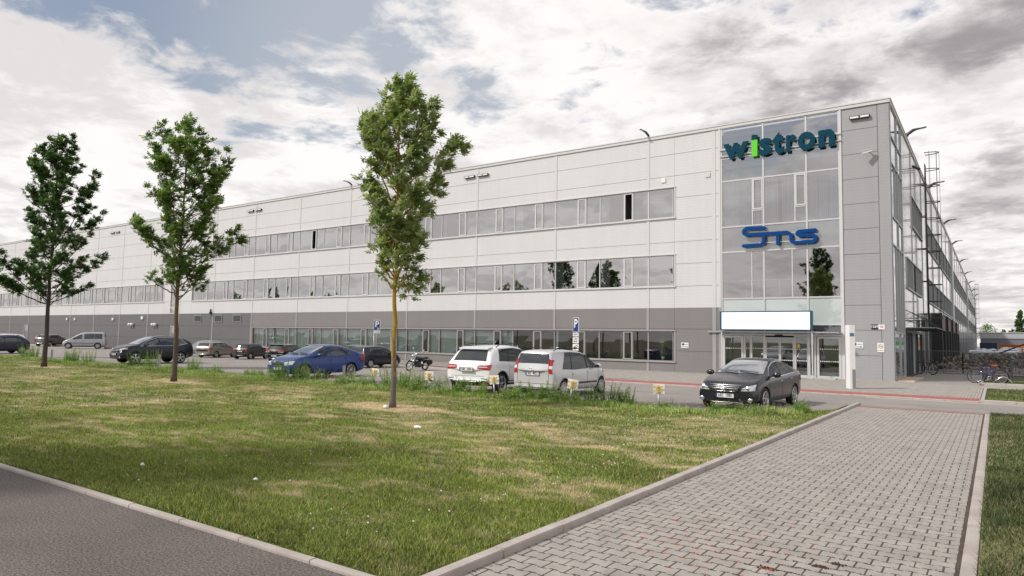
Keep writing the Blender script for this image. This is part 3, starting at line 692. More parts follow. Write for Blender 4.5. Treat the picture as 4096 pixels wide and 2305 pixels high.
# ================================================================ ground
def ground_mat(name, a, b, scale, fine=60., rough=.9, bump=.4, c=None, cthr=(.55, .7), specks=0., fr=(.3, .7)):
    m, t, p = nodes_of(name)
    g = tn(t, 'ShaderNodeNewGeometry')
    n1 = tn(t, 'ShaderNodeTexNoise', Scale=scale, Detail=8.); t.links.new(g.outputs['Position'], n1.inputs['Vector'])
    n2 = tn(t, 'ShaderNodeTexNoise', Scale=fine, Detail=4., Roughness=.7); t.links.new(g.outputs['Position'], n2.inputs['Vector'])
    mx = tn(t, 'ShaderNodeMix', data_type='RGBA'); mr = tn(t, 'ShaderNodeMapRange'); t.links.new(n1.outputs[0], mr.inputs[0]); mr.inputs[1].default_value = .35; mr.inputs[2].default_value = .65
    t.links.new(mr.outputs[0], mx.inputs[0]); mx.inputs[6].default_value = (*a, 1); mx.inputs[7].default_value = (*b, 1)
    last = mx.outputs[2]
    if c:
        n3 = tn(t, 'ShaderNodeTexNoise', Scale=scale*.37, Detail=6.); t.links.new(g.outputs['Position'], n3.inputs['Vector'])
        m3 = tn(t, 'ShaderNodeMapRange'); t.links.new(n3.outputs[0], m3.inputs[0]); m3.inputs[1].default_value, m3.inputs[2].default_value = cthr
        x3 = tn(t, 'ShaderNodeMix', data_type='RGBA'); t.links.new(m3.outputs[0], x3.inputs[0]); t.links.new(last, x3.inputs[6]); x3.inputs[7].default_value = (*c, 1); last = x3.outputs[2]
    m4 = tn(t, 'ShaderNodeMapRange'); t.links.new(n2.outputs[0], m4.inputs[0]); m4.inputs[1].default_value = fr[0]; m4.inputs[2].default_value = fr[1]; m4.inputs[3].default_value = 1-specks; m4.inputs[4].default_value = 1+specks
    vm = tn(t, 'ShaderNodeVectorMath', operation='SCALE'); t.links.new(last, vm.inputs[0]); t.links.new(m4.outputs[0], vm.inputs['Scale'])
    t.links.new(vm.outputs[0], p.inputs['Base Color']); p.inputs['Roughness'].default_value = rough
    bp_ = tn(t, 'ShaderNodeBump', Strength=bump, Distance=.012); t.links.new(n2.outputs[0], bp_.inputs['Height']); t.links.new(bp_.outputs[0], p.inputs['Normal'])
    return m
SOIL = ground_mat('lawn_soil', (.085, .095, .028), (.15, .125, .06), 1.6, 45., specks=.35)
ASPH = ground_mat('asphalt_pale', (.255, .228, .210), (.295, .265, .245), .5, 40., specks=.22, fr=(.4, .6), bump=.5, c=(.205, .188, .18))
ASPHN = ground_mat('asphalt_path', (.118, .100, .090), (.155, .132, .12), .8, 48., specks=.62, fr=(.40, .60), bump=1., c=(.098, .084, .076), cthr=(.5, .75))
CONC = ground_mat('kerb_concrete', (.38, .335, .30), (.47, .42, .385), 2.5, 60., specks=.14, bump=.3)
PAV = ground_mat('paver_concrete', (.305, .278, .250), (.385, .352, .318), 4.5, 90., specks=.2, bump=.3, c=(.28, .255, .228))
REDP = ground_mat('red_paver', (.33, .105, .085), (.42, .15, .125), 3., 80., specks=.15)
JOINT = ground_mat('joint_sand', (.055, .045, .036), (.10, .065, .045), 5., 80., specks=.3)
def sheet(name, poly, z, m):
    mb = MB(); mb.add([(x, y, z) for x, y in poly], [tuple(range(len(poly)))]); return struct(mb.build(name, m))
sheet('ground', [(-2500, -2500), (2500, -2500), (2500, 2500), (-2500, 2500)], -.05, SOIL)
sheet('path', [(-90, -12), (-.33, -12), (-.33, 3.86), (-90, 3.86)], 0.0, ASPHN)
road_edge = [(-.5, 28.2), (-20, 28.2), (-22.5, 29.6), (-27, 31.1), (-31, 32.2), (-40, 33.8), (-60, 36.2), (-140, 37.6)]
def lawn_edge(x): return np.interp(x, [-90, -75, -20, -6.9, -5.6, -4.3, -3.6], [20.1, 19.6, 18.3, 18.3, 18.9, 20.3, 21.8])
lx = [-90, -75, -40, -20, -6.9, -5.6, -4.3, -3.86]
sheet('road', [(140, 23.75), (140, 28.2), (0, 28.2)]+road_edge+[(-140, 17.), (-3.86, 17.), (-3.86, 23.75)], 0.0, ASPH)
sheet('sidewalk_base', [(-.5, 28.35)]+[(x, y+.14) for x, y in road_edge[1:]]+[(-140, Y0+.1), (-4.2, Y0+.1), (-4.2, 57), (-.5, 57)], .0343, JOINT)
sheet('yard', [(-4.25, 57), (200, 57), (200, 400), (-4.25, 400)], -.01, ASPH)
sheet('joint_bed', [(-3.60, -2), (-.30, -2), (-.30, 23.75), (-3.60, 23.75)], .0024, JOINT)
for (a, b, y0, y1, z) in ((-3.87, 4.0, 0, 0, 0),): pass
# lawns as slightly uneven grids
_g = np.random.default_rng(3); _T = _g.random((256, 256))
def vnoise(x, y, s):
    x = np.asarray(x)*s+100; y = np.asarray(y)*s+100; xi = np.floor(x).astype(int); yi = np.floor(y).astype(int); fx = x-xi; fy = y-yi
    fx = fx*fx*(3-2*fx); fy = fy*fy*(3-2*fy); a = _T[xi % 256, yi % 256]; b = _T[(xi+1) % 256, yi % 256]; c = _T[xi % 256, (yi+1) % 256]; d = _T[(xi+1) % 256, (yi+1) % 256]
    return (a*(1-fx)+b*fx)*(1-fy)+(c*(1-fx)+d*fx)*fy
def fbm(x, y, s, o=4):
    v = 0; a = .5; t = 0
    for i in range(o): v = v+a*vnoise(np.asarray(x)+i*17.3, np.asarray(y)-i*9.1, s*2**i); t += a; a *= .55
    return v/t
LZ = .045
def lawn_z(x, y): return LZ+.05*(fbm(x, y, .25, 3)-.5)+.02*(vnoise(x, y, 1.7)-.5)
TREES = [(-12.95, 13.1), (-25.63, 14.22), (-39.88, 15.26)]
def dryness(x, y):
    d = fbm(x, y*2.0, .7, 4)*.45+fbm(x+31, y*2.2+7, 2.6, 4)*.55
    v = (d-.50)*3.4+.10
    for tx, ty in TREES:
        e = np.sqrt(((x-tx)/1.9)**2+((y-ty)/.75)**2); v = v+np.clip(1.35-e, 0, 1)*1.1
    v = v-np.clip((6.2-y)/2.2, 0, 1)*.45-np.clip((y-16.6)/1.6, 0, 1)*.35+.18*np.exp(-((y-12.5)/3.2)**2)
    return np.clip(v, 0, 1)
def lawn(name, xs, ys0, ys1, m, ny=70):
    nx = len(xs); v = []; f = []
    for i, x in enumerate(xs):
        a, b = ys0(x), ys1(x)
        for j in range(ny): y = a+(b-a)*j/(ny-1); v.append((x, y, float(lawn_z(x, y)) if 0 < j < ny-1 else .03))
    for i in range(nx-1):
        for j in range(ny-1): f.append((i*ny+j, (i+1)*ny+j, (i+1)*ny+j+1, i*ny+j+1))
    mb = MB(); mb.add(v, f, 0, True); o = mb.build(name, m)
    co_ = np.array(v); d = dryness(co_[:, 0], co_[:, 1]) if name == 'lawn' else np.full(len(co_), .25)
    col = np.ones((len(co_), 4)); col[:, :3] = (1-d[:, None])*np.array([.085, .115, .028])+d[:, None]*np.array([.48, .37, .22])
    ca = o.data.color_attributes.new('Col', 'FLOAT_COLOR', 'POINT'); ca.data.foreach_set('color', col.ravel()); return struct(o)
def attr_mat(name, rough=.8, transl=0., fine=0., spec=.2):
    m, t, p = nodes_of(name); a = tn(t, 'ShaderNodeAttribute', attribute_name='Col'); last = a.outputs['Color']
    if fine:
        g = tn(t, 'ShaderNodeNewGeometry'); n2 = tn(t, 'ShaderNodeTexNoise', Scale=fine, Detail=5., Roughness=.75); t.links.new(g.outputs['Position'], n2.inputs['Vector'])
        m4 = tn(t, 'ShaderNodeMapRange'); t.links.new(n2.outputs[0], m4.inputs[0]); m4.inputs[1].default_value = .3; m4.inputs[2].default_value = .7; m4.inputs[3].default_value = .45; m4.inputs[4].default_value = 1.5
        vm = tn(t, 'ShaderNodeVectorMath', operation='SCALE'); t.links.new(last, vm.inputs[0]); t.links.new(m4.outputs[0], vm.inputs['Scale']); last = vm.outputs[0]
    t.links.new(last, p.inputs['Base Color']); p.inputs['Roughness'].default_value = rough; p.inputs['Specular IOR Level'].default_value = spec
    if transl:
        o = t.nodes['Material Output']; tb = tn(t, 'ShaderNodeBsdfTranslucent'); t.links.new(last, tb.inputs[0]); mx = tn(t, 'ShaderNodeMixShader'); mx.inputs[0].default_value = transl
        t.links.new(p.outputs[0], mx.inputs[1]); t.links.new(tb.outputs[0], mx.inputs[2]); t.links.new(mx.outputs[0], o.inputs[0])
    return m
LAWN = attr_mat('lawn_ground', .95, 0, 28.); BLADE = attr_mat('grass_blade', .6, .3)
lawn('lawn', list(np.linspace(-90, -30, 50))+list(np.linspace(-29.5, -3.66, 110)), lambda x: 3.94, lambda x: float(lawn_edge(x)), LAWN)
lawn('verge', list(np.linspace(-.17, 14, 40)), lambda x: -1., lambda x: 23.6, LAWN, 60)
lawn('far_verge', list(np.linspace(-.33, 30, 40)), lambda x: 28.4, lambda x: 37.2+.10*min(x, 8), LAWN, 20)
lawn('rack_verge', list(np.linspace(-.62, 30, 40)), lambda x: 41.6+.0*x, lambda x: 47.5, LAWN, 12)
# ---- blades
def blades(name, label, x0, x1, y0f, y1f, n, hmin, hmax, wd, seed, green=(.255, .32, .062), dry=(.80, .655, .44), zf=lawn_z, dryf=dryness, kind='stuff', lean=.55):
    g = np.random.default_rng(seed); x = x0+(x1-x0)*g.random(n); a = y0f(x); b = y1f(x); y = a+(b-a)*g.random(n)
    d = np.clip(dryf(x, y)+g.normal(0, .22, n), 0, 1); tuft = fbm(x+5, y+3, 1.4, 3)
    hgt = (hmin+(hmax-hmin)*g.random(n)**1.6)*(.45+1.1*tuft)*(1-.35*d); ang = g.random(n)*2*PI; ln = hgt*lean*(.4+g.random(n)*1.4); la = g.random(n)*2*PI
    z = zf(x, y)-.01; wx = np.cos(ang)*wd*.5*(.6+.8*g.random(n)); wy = np.sin(ang)*wd*.5*(.6+.8*g.random(n))
    V = np.empty((n, 3, 3)); V[:, 0] = np.stack([x-wx, y-wy, z], 1); V[:, 1] = np.stack([x+wx, y+wy, z], 1); V[:, 2] = np.stack([x+np.cos(la)*ln, y+np.sin(la)*ln, z+hgt], 1)
    me = bpy.data.meshes.new(name); me.vertices.add(n*3); me.vertices.foreach_set('co', V.ravel()); me.loops.add(n*3); me.loops.foreach_set('vertex_index', np.arange(n*3, dtype=np.int32))
    me.polygons.add(n); me.polygons.foreach_set('loop_start', np.arange(0, n*3, 3, dtype=np.int32)); me.polygons.foreach_set('loop_total', np.full(n, 3, dtype=np.int32)); me.update(calc_edges=True)
    gr = np.array(green); var = .25+1.7*g.random(n)[:, None]**1.5; hue = g.normal(0, .14, (n, 1))
    shade_ = (.55+.85*fbm(x+50, y*1.5+20, .8, 4))[:, None]; lush = (1-.22*np.clip((7.5-y)/3.5, 0, 1))[:, None]; gcol = gr*var*shade_*lush*(1+np.array([1.2, .25, -.2])*hue); dcol = np.array(dry)*(.35+1.0*g.random(n)[:, None])
    col = gcol*(1-d[:, None])+dcol*d[:, None]; C4 = np.ones((n, 3, 4)); C4[:, :, :3] = np.clip(col, 0, 1)[:, None, :]; C4[:, 2, :3] *= 1.15
    ca = me.color_attributes.new('Col', 'FLOAT_COLOR', 'POINT'); ca.data.foreach_set('color', C4.ravel()); me.materials.append(BLADE)
    o = bpy.data.objects.new(name, me); C.objects.link(o); o['kind'] = kind; o['label'] = label; return o
GL = 'mown lawn of green and straw dry grass blades'
k = lambda v: (lambda x: np.full_like(x, v))
blades('grass', GL, -11.5, -3.68, lambda x: np.full_like(x, 3.95), k(7.2), 260000, .024, .068, .010, 1)
blades('grass', GL, -18, -3.68, k(7.0), k(11.2), 230000, .024, .065, .013, 2)
blades('grass', GL, -30, -3.68, k(11.0), lambda x: lawn_edge(x)-.05, 230000, .024, .065, .020, 3)
blades('grass', GL, -18, -11, k(3.95), k(7.2), 80000, .024, .065, .013, 4)
blades('grass', GL, -45, -17, k(3.95), k(8.2), 90000, .03, .085, .020, 15)
blades('grass', GL, -75, -17, k(8), lambda x: lawn_edge(x)-.05, 160000, .03, .08, .024, 5)
flat = lambda x, y: lawn_z(x, y)
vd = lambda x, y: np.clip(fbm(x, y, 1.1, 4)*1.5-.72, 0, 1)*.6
blades('grass', 'dark verge grass right of the paver path', -.16, 3.4, k(5.5), k(13), 80000, .04, .11, .009, 6, (.04, .07, .016), dryf=vd)  # darker green blades than on the main lawn
blades('grass', 'dark verge grass right of the paver path', -.16, 4.5, k(13), k(23.6), 60000, .04, .11, .012, 7, (.040, .085, .018), dryf=vd)
blades('grass', 'short green grass of the verge between road and building', -.33, 5., k(28.4), k(37.3), 24000, .04, .09, .022, 8, (.085, .14, .03), dryf=vd)
blades('grass', 'green grass around the bicycle rack', -.6, 5., k(41.6), k(45.5), 9000, .04, .10, .028, 9, (.045, .10, .02), dryf=vd)
# ---- kerbs (individual stones with joints)
def kerb(name, pts, w_, z0, z1, step, m=CONC):
    mb = MB()
    for (a, b) in zip(pts, pts[1:]):
        a = Vector((*a, 0)); b = Vector((*b, 0)); Ln = (b-a).length; n = max(1, round(Ln/step)); d = (b-a)/n; s = Vector((-d.y, d.x, 0)).normalized()*w_/2
        for i in range(n):
            p = a+d*i+d.normalized()*.006; q = a+d*(i+1)-d.normalized()*.006; e = rnd.uniform(-.003, .004); c = s*.86
            mb.add([(v.x, v.y, zz_) for zz_ in (z0,) for v in (p-s, q-s, q+s, p+s)]+[(v.x, v.y, z1-.014+e) for v in (p-s, q-s, q+s, p+s)]+[(v.x, v.y, z1+e) for v in (p-c, q-c, q+c, p+c)],
                   [(0, 4, 5, 1), (1, 5, 6, 2), (2, 6, 7, 3), (3, 7, 4, 0), (4, 8, 9, 5), (5, 9, 10, 6), (6, 10, 11, 7), (7, 11, 8, 4), (8, 11, 10, 9)])
    return struct(mb.build(name, m))
kerb('kerb', [(-3.61, 3.98), (-3.61, 24.4)], .12, -.05, .070, 1.0)
kerb('edging', [(-3.72, 3.90), (-90, 3.90)], .075, -.05, .035, 1.0)
kerb('edging', [(-.235, -2), (-.235, 23.6)], .125, -.05, .022, 1.0)
kerb('kerb', [(140, 28.28)]+[(x, y+.08) for x, y in road_edge[:1]], .15, -.05, .11, 1.0)
kerb('kerb', [(x, y+.08) for x, y in road_edge[:3]], .15, -.05, .055, 1.0)
kerb('kerb', [(x, y+.08) for x, y in road_edge[2:]], .15, -.05, .12, 1.0)
kerb('edging', [(-.42, 28.4), (-.42, 38.2)], .12, -.05, .05, 1.0)
kerb('kerb', [(-.62, 41.4), (30, 41.4)], .14, -.05, .13, 1.0); kerb('kerb', [(-.62, 41.5), (-.62, 46)], .12, -.05, .10, 1.)
kerb('edging', [(-.33, 37.4), (30, 40.3)], .10, -.05, .05, 1.0)
kerb('edging', [(float(x), float(lawn_edge(x))) for x in (-6.9, -20, -75)], .09, -.05, .05, 1.0)
sheet('verge_walk', [(-.36, 37.45), (30, 40.3), (30, 41.35), (-.69, 41.35), (-.69, 38)], .034, PAV)
# ---- dog-bone pavers, one stone each in one surface mesh
def pavers(name, x0, x1, y0, y1, top, m, inside=None, gap=.0035, detail=True):
    """continuous wavy joints run along X; stones .21 x .165"""
    Lx, Ly, bul = .21, .165, .022
    rows = int((y1-y0)/Ly); vs = []; fs = []; o = 0
    for r in range(rows):
        yc = y0+(r+.5)*Ly; off = (r % 2)*Lx/2; n = int((x1-x0)/Lx)+2
        for c_ in range(n):
            xc = x0+(c_-.5)*Lx+off
            if xc+Lx/2 <= x0+.01 or xc-Lx/2 >= x1-.01: continue
            if inside and not inside(xc, yc): continue
            jx = rnd.uniform(-.002, .002); e = rnd.uniform(-.0008, .0010); hx = Lx/2-gap; hy = Ly/2-gap*2.5
            pr_ = [(-hx, hy+bul/2), (-hx*.55, hy+bul/2), (-hx*.28, hy-bul/2), (hx*.28, hy-bul/2), (hx*.55, hy+bul/2), (hx, hy+bul/2)]
            ring = pr_+[(a, -b) for a, b in reversed(pr_)]
            ring = [(min(max(xc+a+jx, x0), x1), yc+b) for a, b in ring]
            if detail:
                k_ = 12; cx, cy = xc, yc
                vs += [(a, b, top-.018) for a, b in ring]+[(a, b, top-.006+e) for a, b in ring]+[(cx+(a-cx)*.955, cy+(b-cy)*.94, top+e) for a, b in ring]
                for i in range(k_):
                    j = (i+1) % k_; fs += [(o+i, o+j, o+12+j, o+12+i)[::-1], (o+12+i, o+12+j, o+24+j, o+24+i)[::-1]]
                fs.append(tuple(o+24+i for i in range(k_))[::-1]); o += 36
            else:
                vs += [(a, b, top+e) for a, b in ring]; fs.append(tuple(o+i for i in range(12))[::-1]); o += 12
    mb = MB(); mb.add(vs, fs); return struct(mb.build(name, m))
pavers('paving', -3.565, -.335, 4.33, 23.52, .004, PAV)
def rp(x0, x1, y0, y1, z):
    mb = MB(); x = x0
    while x < x1:
        y = y0
        while y < y1-.02: mb.box(x+.003, min(x+.197, x1), y+.003, min(y+.097, y1), z-.03, z+rnd.uniform(-.002, .002)); y += .1
        x += .2
    return struct(mb.build('red_paving', REDP))
rp(-3.56, -.335, 23.53, 23.73, .006); rp(-3.56, -.335, 4.12, 4.32, .006)
def in_side(x, y):
    e = np.interp(x, [p[0] for p in road_edge[::-1]], [p[1] for p in road_edge[::-1]]); return y > e+2.0 and (y < Y0-.08 or (x > -4.05 and (y > 0))) and not (x < -.5 and x > -4.3 and y > 56)
pavers('paving', -28, -.50, 29.0, Y0, .036, PAV, in_side, detail=True)
pavers('paving', -4.15, -.70, Y0, 55.2, .036, PAV, None, detail=False)
pavers('paving', -62, -28, 31.5, Y0, .036, PAV, in_side, gap=.006, detail=False)
mb = MB(); re_ = [(x, y) for x, y in road_edge if x > -62]
for (a, b) in zip(re_[:3], re_[1:3]):
    a = Vector((*a, 0)); b = Vector((*b, 0)); n = int((b-a).length/.2); d = (b-a)/n; s = Vector((d.y, -d.x, 0)).normalized()
    if s.y < 0: s = -s
    for i in range(n):
        for j in range(9):
            p = a+d*i+s*(.18+j*.2); mb.add([(p.x, p.y, .035), (p.x+d.x*.97, p.y+d.y*.97, .035), (p.x+d.x*.97+s.x*.19, p.y+d.y*.97+s.y*.19, .035), (p.x+s.x*.19, p.y+s.y*.19, .035)], [(0, 1, 2, 3)])
struct(mb.build('red_paving', REDP))
struct(MB().box(-90, 6, 24.05, 24.075, -.02, .003).build('road_seam', JOINT))
struct(MB().box(-3.9, 140, 27.85, 28.12, -.02, .004).build('gutter', CONC))
# moss and debris in the joints
mb = MB(); MOSS = mat('moss_red', (.30, .07, .025), .9, var=.5, vscale=30); MOSSD = mat('moss_dark', (.045, .03, .022), .9, var=.4, vscale=40); GRM = mat('weed_green', (.06, .10, .02), .8)
for i in range(430):
    if i < 150: x = rnd.gauss(-2.3, .55); y = rnd.gauss(6.55, .5); mi = 0
    elif i < 330: x = rnd.gauss(-1.3, .5); y = rnd.gauss(6.3, .4); mi = 1
    else: x = -3.55+abs(rnd.gauss(0, .035)) if i < 390 else -.34-abs(rnd.gauss(0, .03)); y = rnd.uniform(4.5, 20); mi = rnd.choice([1, 0, 2])
    if not (-3.56 < x < -.33): continue
    if i < 330: # snap to joint
        y = 4.33+round((y-4.33)/.165)*.165+rnd.uniform(-.012, .012)
    for _ in range(rnd.randint(2, 5)):
        a, b, r = x+rnd.gauss(0, .02), y+rnd.gauss(0, .006), rnd.uniform(.004, .010)
        mb.add([(a-r, b-r*.5, .003), (a+r, b-r*.5, .003), (a+r, b+r*.5, .003), (a-r, b+r*.5, .003), (a, b, .004+r*.8)], [(0, 1, 4), (1, 2, 4), (2, 3, 4), (3, 0, 4)], mi)
for (x, y, n) in ((-1.27, 6.45, 70), (-.93, 6.18, 110), (-1.62, 6.12, 50), (-1.18, 6.62, 30), (-.75, 6.5, 20)):
    for _ in range(n):
        a, b, r = x+rnd.gauss(0, .035), y+rnd.gauss(0, .018), rnd.uniform(.005, .012)
        mb.add([(a-r, b-r, .004), (a+r, b-r, .004), (a+r, b+r, .004), (a-r, b+r, .004), (a+rnd.uniform(-r, r), b, .008+r*1.2)], [(0, 1, 4), (1, 2, 4), (2, 3, 4), (3, 0, 4)], 1 if rnd.random() < .8 else 0)
o = mb.build('moss', [MOSS, MOSSD, GRM]); o['kind'] = 'stuff'; o['label'] = 'red and brown moss growing in the joints of the pavers'
# gravel strip at the side wall
mb = MB()
for i in range(1500):
    x = X0+.05+rnd.random()*.75; y = 40.5+rnd.random()*5.6
    if x > X0+.3 and y < 40.7: pass
    r = rnd.uniform(.03, .06); z = .04+rnd.random()*.03
    vs = [(x+r*math.cos(t)*rnd.uniform(.7, 1.1), y+r*math.sin(t)*rnd.uniform(.7, 1.1), z) for t in (0, 1.26, 2.5, 3.77, 5.0)]
    mb.add(vs+[(x, y, z+r*.7)], [(i_, (i_+1) % 5, 5) for i_ in range(5)])
o = mb.build('gravel', mat('gravel_stone', (.55, .42, .30), .9, var=.5, vscale=12)); o['kind'] = 'stuff'; o['label'] = 'tan pebbles along the foot of the side wall'
kerb('edging', [(X0+.85, 40.3), (X0+.85, 46.2)], .06, -.05, .06, 1.); kerb('edging', [(-6.6, Y0-.12), (X0+.85, Y0-.12)], .06, -.05, .06, 1.)
# litter and bare soil rings
def scrap(label, x, y, s, seed, rz):
    g = random.Random(seed); mb = MB(); n = 9; pts = [(s*math.cos(2*PI*k/n)*g.uniform(.6, 1.1), s*.45*math.sin(2*PI*k/n)*g.uniform(.6, 1.1), g.uniform(.0, .03)) for k in range(n)]
    mb.add(pts+[(0, 0, .045)]+[(a, b, c-.006) for a, b, c in pts], [(k, (k+1) % n, n) for k in range(n)]+[tuple(range(2*n, n, -1))]); o = mb.build('litter', WPLATE)
    o.location = (x, y, float(lawn_z(x, y))+.03); o.rotation_euler = (0, 0, rz); return tag(o, label, 'litter')
scrap('flattened white carton lying on the dry lawn right of the nearest tree', -9.6, 10.45, .11, 1, .3)
scrap('crumpled white paper scrap in the lawn near the left path edging', -9.6, 4.95, .035, 2, .3)
scrap('small white torn tissue on the lawn front centre', -7.62, 5.35, .045, 3, 1.)
mb = MB(); n = 30; g = random.Random(5)
for k in range(14):
    a, b, r = -12.9+g.gauss(0, .05), 12.9+g.gauss(0, .03), .07
    if k == 0: mb.lathe([(0, -.03), (.08, 0), (.06, .05), (0, .07)], 'z', 9, o=(a, b, LZ+.02))
tag(mb.build('stone', WPLATE), 'pale stone lying at the foot of the nearest tree', 'stone')
# ================================================================ trees
def bark(name, base, lichen, amt):
    m, t, p = nodes_of(name); g = tn(t, 'ShaderNodeTexCoord')
    mp = tn(t, 'ShaderNodeMapping'); t.links.new(g.outputs['Object'], mp.inputs[0]); mp.inputs['Scale'].default_value = (14, 14, 5)
    n = tn(t, 'ShaderNodeTexNoise', Scale=1.3, Detail=7., Roughness=.7); t.links.new(mp.outputs[0], n.inputs['Vector'])
    s = tn(t, 'ShaderNodeSeparateXYZ'); t.links.new(g.outputs['Object'], s.inputs[0])
    up = tn(t, 'ShaderNodeMapRange'); t.links.new(s.outputs[2], up.inputs[0]); up.inputs[1].default_value = .3; up.inputs[2].default_value = 2.4; up.inputs[3].default_value = -.12; up.inputs[4].default_value = amt
    ad = tn(t, 'ShaderNodeMath', operation='ADD'); t.links.new(n.outputs[0], ad.inputs[0]); t.links.new(up.outputs[0], ad.inputs[1])
    mr = tn(t, 'ShaderNodeMapRange'); t.links.new(ad.outputs[0], mr.inputs[0]); mr.inputs[1].default_value = .50; mr.inputs[2].default_value = .60
    n2 = tn(t, 'ShaderNodeTexNoise', Scale=4., Detail=6., Roughness=.8); t.links.new(mp.outputs[0], n2.inputs['Vector'])
    mb_ = tn(t, 'ShaderNodeMix', data_type='RGBA'); t.links.new(n2.outputs[0], mb_.inputs[0]); mb_.inputs[6].default_value = (*[c*.5 for c in base], 1); mb_.inputs[7].default_value = (*[c*1.6 for c in base], 1)
    mx = tn(t, 'ShaderNodeMix', data_type='RGBA'); t.links.new(mr.outputs[0], mx.inputs[0]); t.links.new(mb_.outputs[2], mx.inputs[6]); mx.inputs[7].default_value = (*lichen, 1)
    t.links.new(mx.outputs[2], p.inputs['Base Color']); p.inputs['Roughness'].default_value = .9
    b = tn(t, 'ShaderNodeBump', Strength=.8, Distance=.02); t.links.new(n2.outputs[0], b.inputs['Height']); t.links.new(b.outputs[0], p.inputs['Normal']); return m
def leafmat(name, col, tr=.42):
    if name in MATS: return MATS[name]
    m, t, p = nodes_of(name); p.inputs['Base Color'].default_value = (*col, 1); p.inputs['Roughness'].default_value = .45; p.inputs['Specular IOR Level'].default_value = .35
    o = t.nodes['Material Output']; tb = tn(t, 'ShaderNodeBsdfTranslucent'); tb.inputs[0].default_value = (col[0]*1.3, col[1]*1.35, col[2]*.8, 1)
    mx = tn(t, 'ShaderNodeMixShader'); mx.inputs[0].default_value = tr; t.links.new(p.outputs[0], mx.inputs[1]); t.links.new(tb.outputs[0], mx.inputs[2]); t.links.new(mx.outputs[0], o.inputs[0]); return m
def tree(label, base, rt, H_, trunk_r, left, right, leafcols, barkm, nl, dens, seed, crown0, specials=(), leaf=.075, bare_top=0., wind=(.5, .1, .12)):
    g = random.Random(seed); rt = Vector((rt[0], rt[1], 0)).normalized(); dp = Vector((-rt.y, rt.x, 0)); wind = rt*wind[0]+Vector((0, 0, wind[2]))
    t = thing('ash_tree', label, 'tree', (base[0], base[1], LZ-.02), group='young ash trees on the lawn')
    zl = [q[1] for q in left]; xl = [-q[0]*.93 for q in left]; zr = [q[1] for q in right]; xr = [q[0]*.93 for q in right]
    def ext(z, az):
        c, s = math.cos(az), math.sin(az); L_ = float(np.interp(z, zl, xl)); R_ = float(np.interp(z, zr, xr)); D_ = (L_+R_)/2*.9
        a = R_ if c > 0 else L_; return 1/math.sqrt((c/max(a, .08))**2+(s/max(D_, .08))**2)
    # trunk
    tk = MB(); n = 16; pts = []; rad = []
    wob = [(g.uniform(-.05, .05), g.uniform(-.05, .05)) for _ in range(n+1)]
    def tp(z):
        f = z/H_; i = min(int(f*n), n-1); u = f*n-i; a, b = wob[i], wob[i+1]; k_ = min(1, z/2.); return rt*((a[0]*(1-u)+b[0]*u)*k_)+dp*((a[1]*(1-u)+b[1]*u)*k_)+Vector((0, 0, z))
    for i in range(41):
        z = H_*i/40; pts.append(tp(z)); r = trunk_r*(1-.93*(z/H_)**.8); r *= 1+.28*math.exp(-z/.09); rad.append(max(r, .006))
    tk.tube(pts, rad, 14)
    br = MB(); LM = [MB() for _ in leafcols]
    def leafcluster(p, d, n_):
        for _ in range(n_):
            # one compound ash leaf: rachis with pairs of leaflets
            dd = (d*.6+wind*1.1+Vector((g.gauss(0, .45), g.gauss(0, .45), g.gauss(0, .4)-.05))).normalized(); ln = g.uniform(.12, .24); mi = g.randrange(len(leafcols))
            side = dd.cross(Vector((g.gauss(0, .4), g.gauss(0, .4), 1))).normalized(); up = side.cross(dd)
            mbx = LM[mi]
            for k_ in range(4):
                q = p+dd*ln*(.3+.23*k_)
                for s in ((-1, 1) if k_ < 3 else (0,)):
                    ld = (dd*.75+side*s*.85+up*g.uniform(-.35, .1)).normalized() if s else dd; w_ = (ld.cross(up)).normalized()*leaf*.24*g.uniform(.8, 1.2); e = leaf*g.uniform(.75, 1.15)
                    mid = q+ld*e*.45+up*.004; mbx.add([q, mid-w_, q+ld*e-up*.012, mid+w_], [(0, 1, 2, 3)])
    def limb(z0, az, z1, rad_out, r0, leafy=1., nt=None, sub=True):
        c, s = math.cos(az), math.sin(az); dirv = rt*c+dp*s; a = tp(z0); e = tp(min(z1, H_*.98)); e = Vector((e.x, e.y, z1))+dirv*rad_out; m = a.lerp(e, .45)+dirv*rad_out*.14-Vector((0, 0, (z1-z0)*.10))
        P = []; N_ = 9
        for i in range(N_+1):
            u = i/N_; P.append(a*(1-u)**2+m*2*u*(1-u)+e*u*u+Vector((g.gauss(0, .018), g.gauss(0, .018), g.gauss(0, .015)))*(1 if 0 < i < N_ else 0))
        br.tube(P, [r0*(1-.85*i/N_) for i in range(N_+1)], 6, cap=False)
        L_ = (e-a).length; nt = nt or max(3, int(L_*dens))
        for k_ in range(nt):
            u = g.uniform(.30, 1.0)**.75; i = min(int(u*N_), N_-1); p = P[i].lerp(P[i+1], u*N_-i); d = (P[i+1]-P[i]).normalized()
            td = (d*.55+Vector((g.gauss(0, .6), g.gauss(0, .6), g.uniform(-.15, .75)))).normalized(); tl = g.uniform(.12, .38)*(1.1-.4*u)
            q = p+td*tl; br.tube([p, p.lerp(q, .5)+Vector((0, 0, .01)), q], [.006, .004, .002], 3, cap=False)
            leafcluster(q, td, 5 if g.random() > leafy-1 else 8); leafcluster(p.lerp(q, .5), td, 1)
    for k_ in range(nl):
        z0 = crown0+(H_*.93-crown0)*((k_+g.random())/nl)**.95; az = k_*2.39996+g.uniform(-.5, .5)
        rise = g.uniform(.55, 1.25)*(1 if z0 < H_*.8 else .6); z1 = min(z0+rise, H_-.05); ex = ext(z1, az)*g.choice([.55, .72, .84, .92, .99]); limb(z0, az, z1, ex, .012+.020*(1-z0/H_))
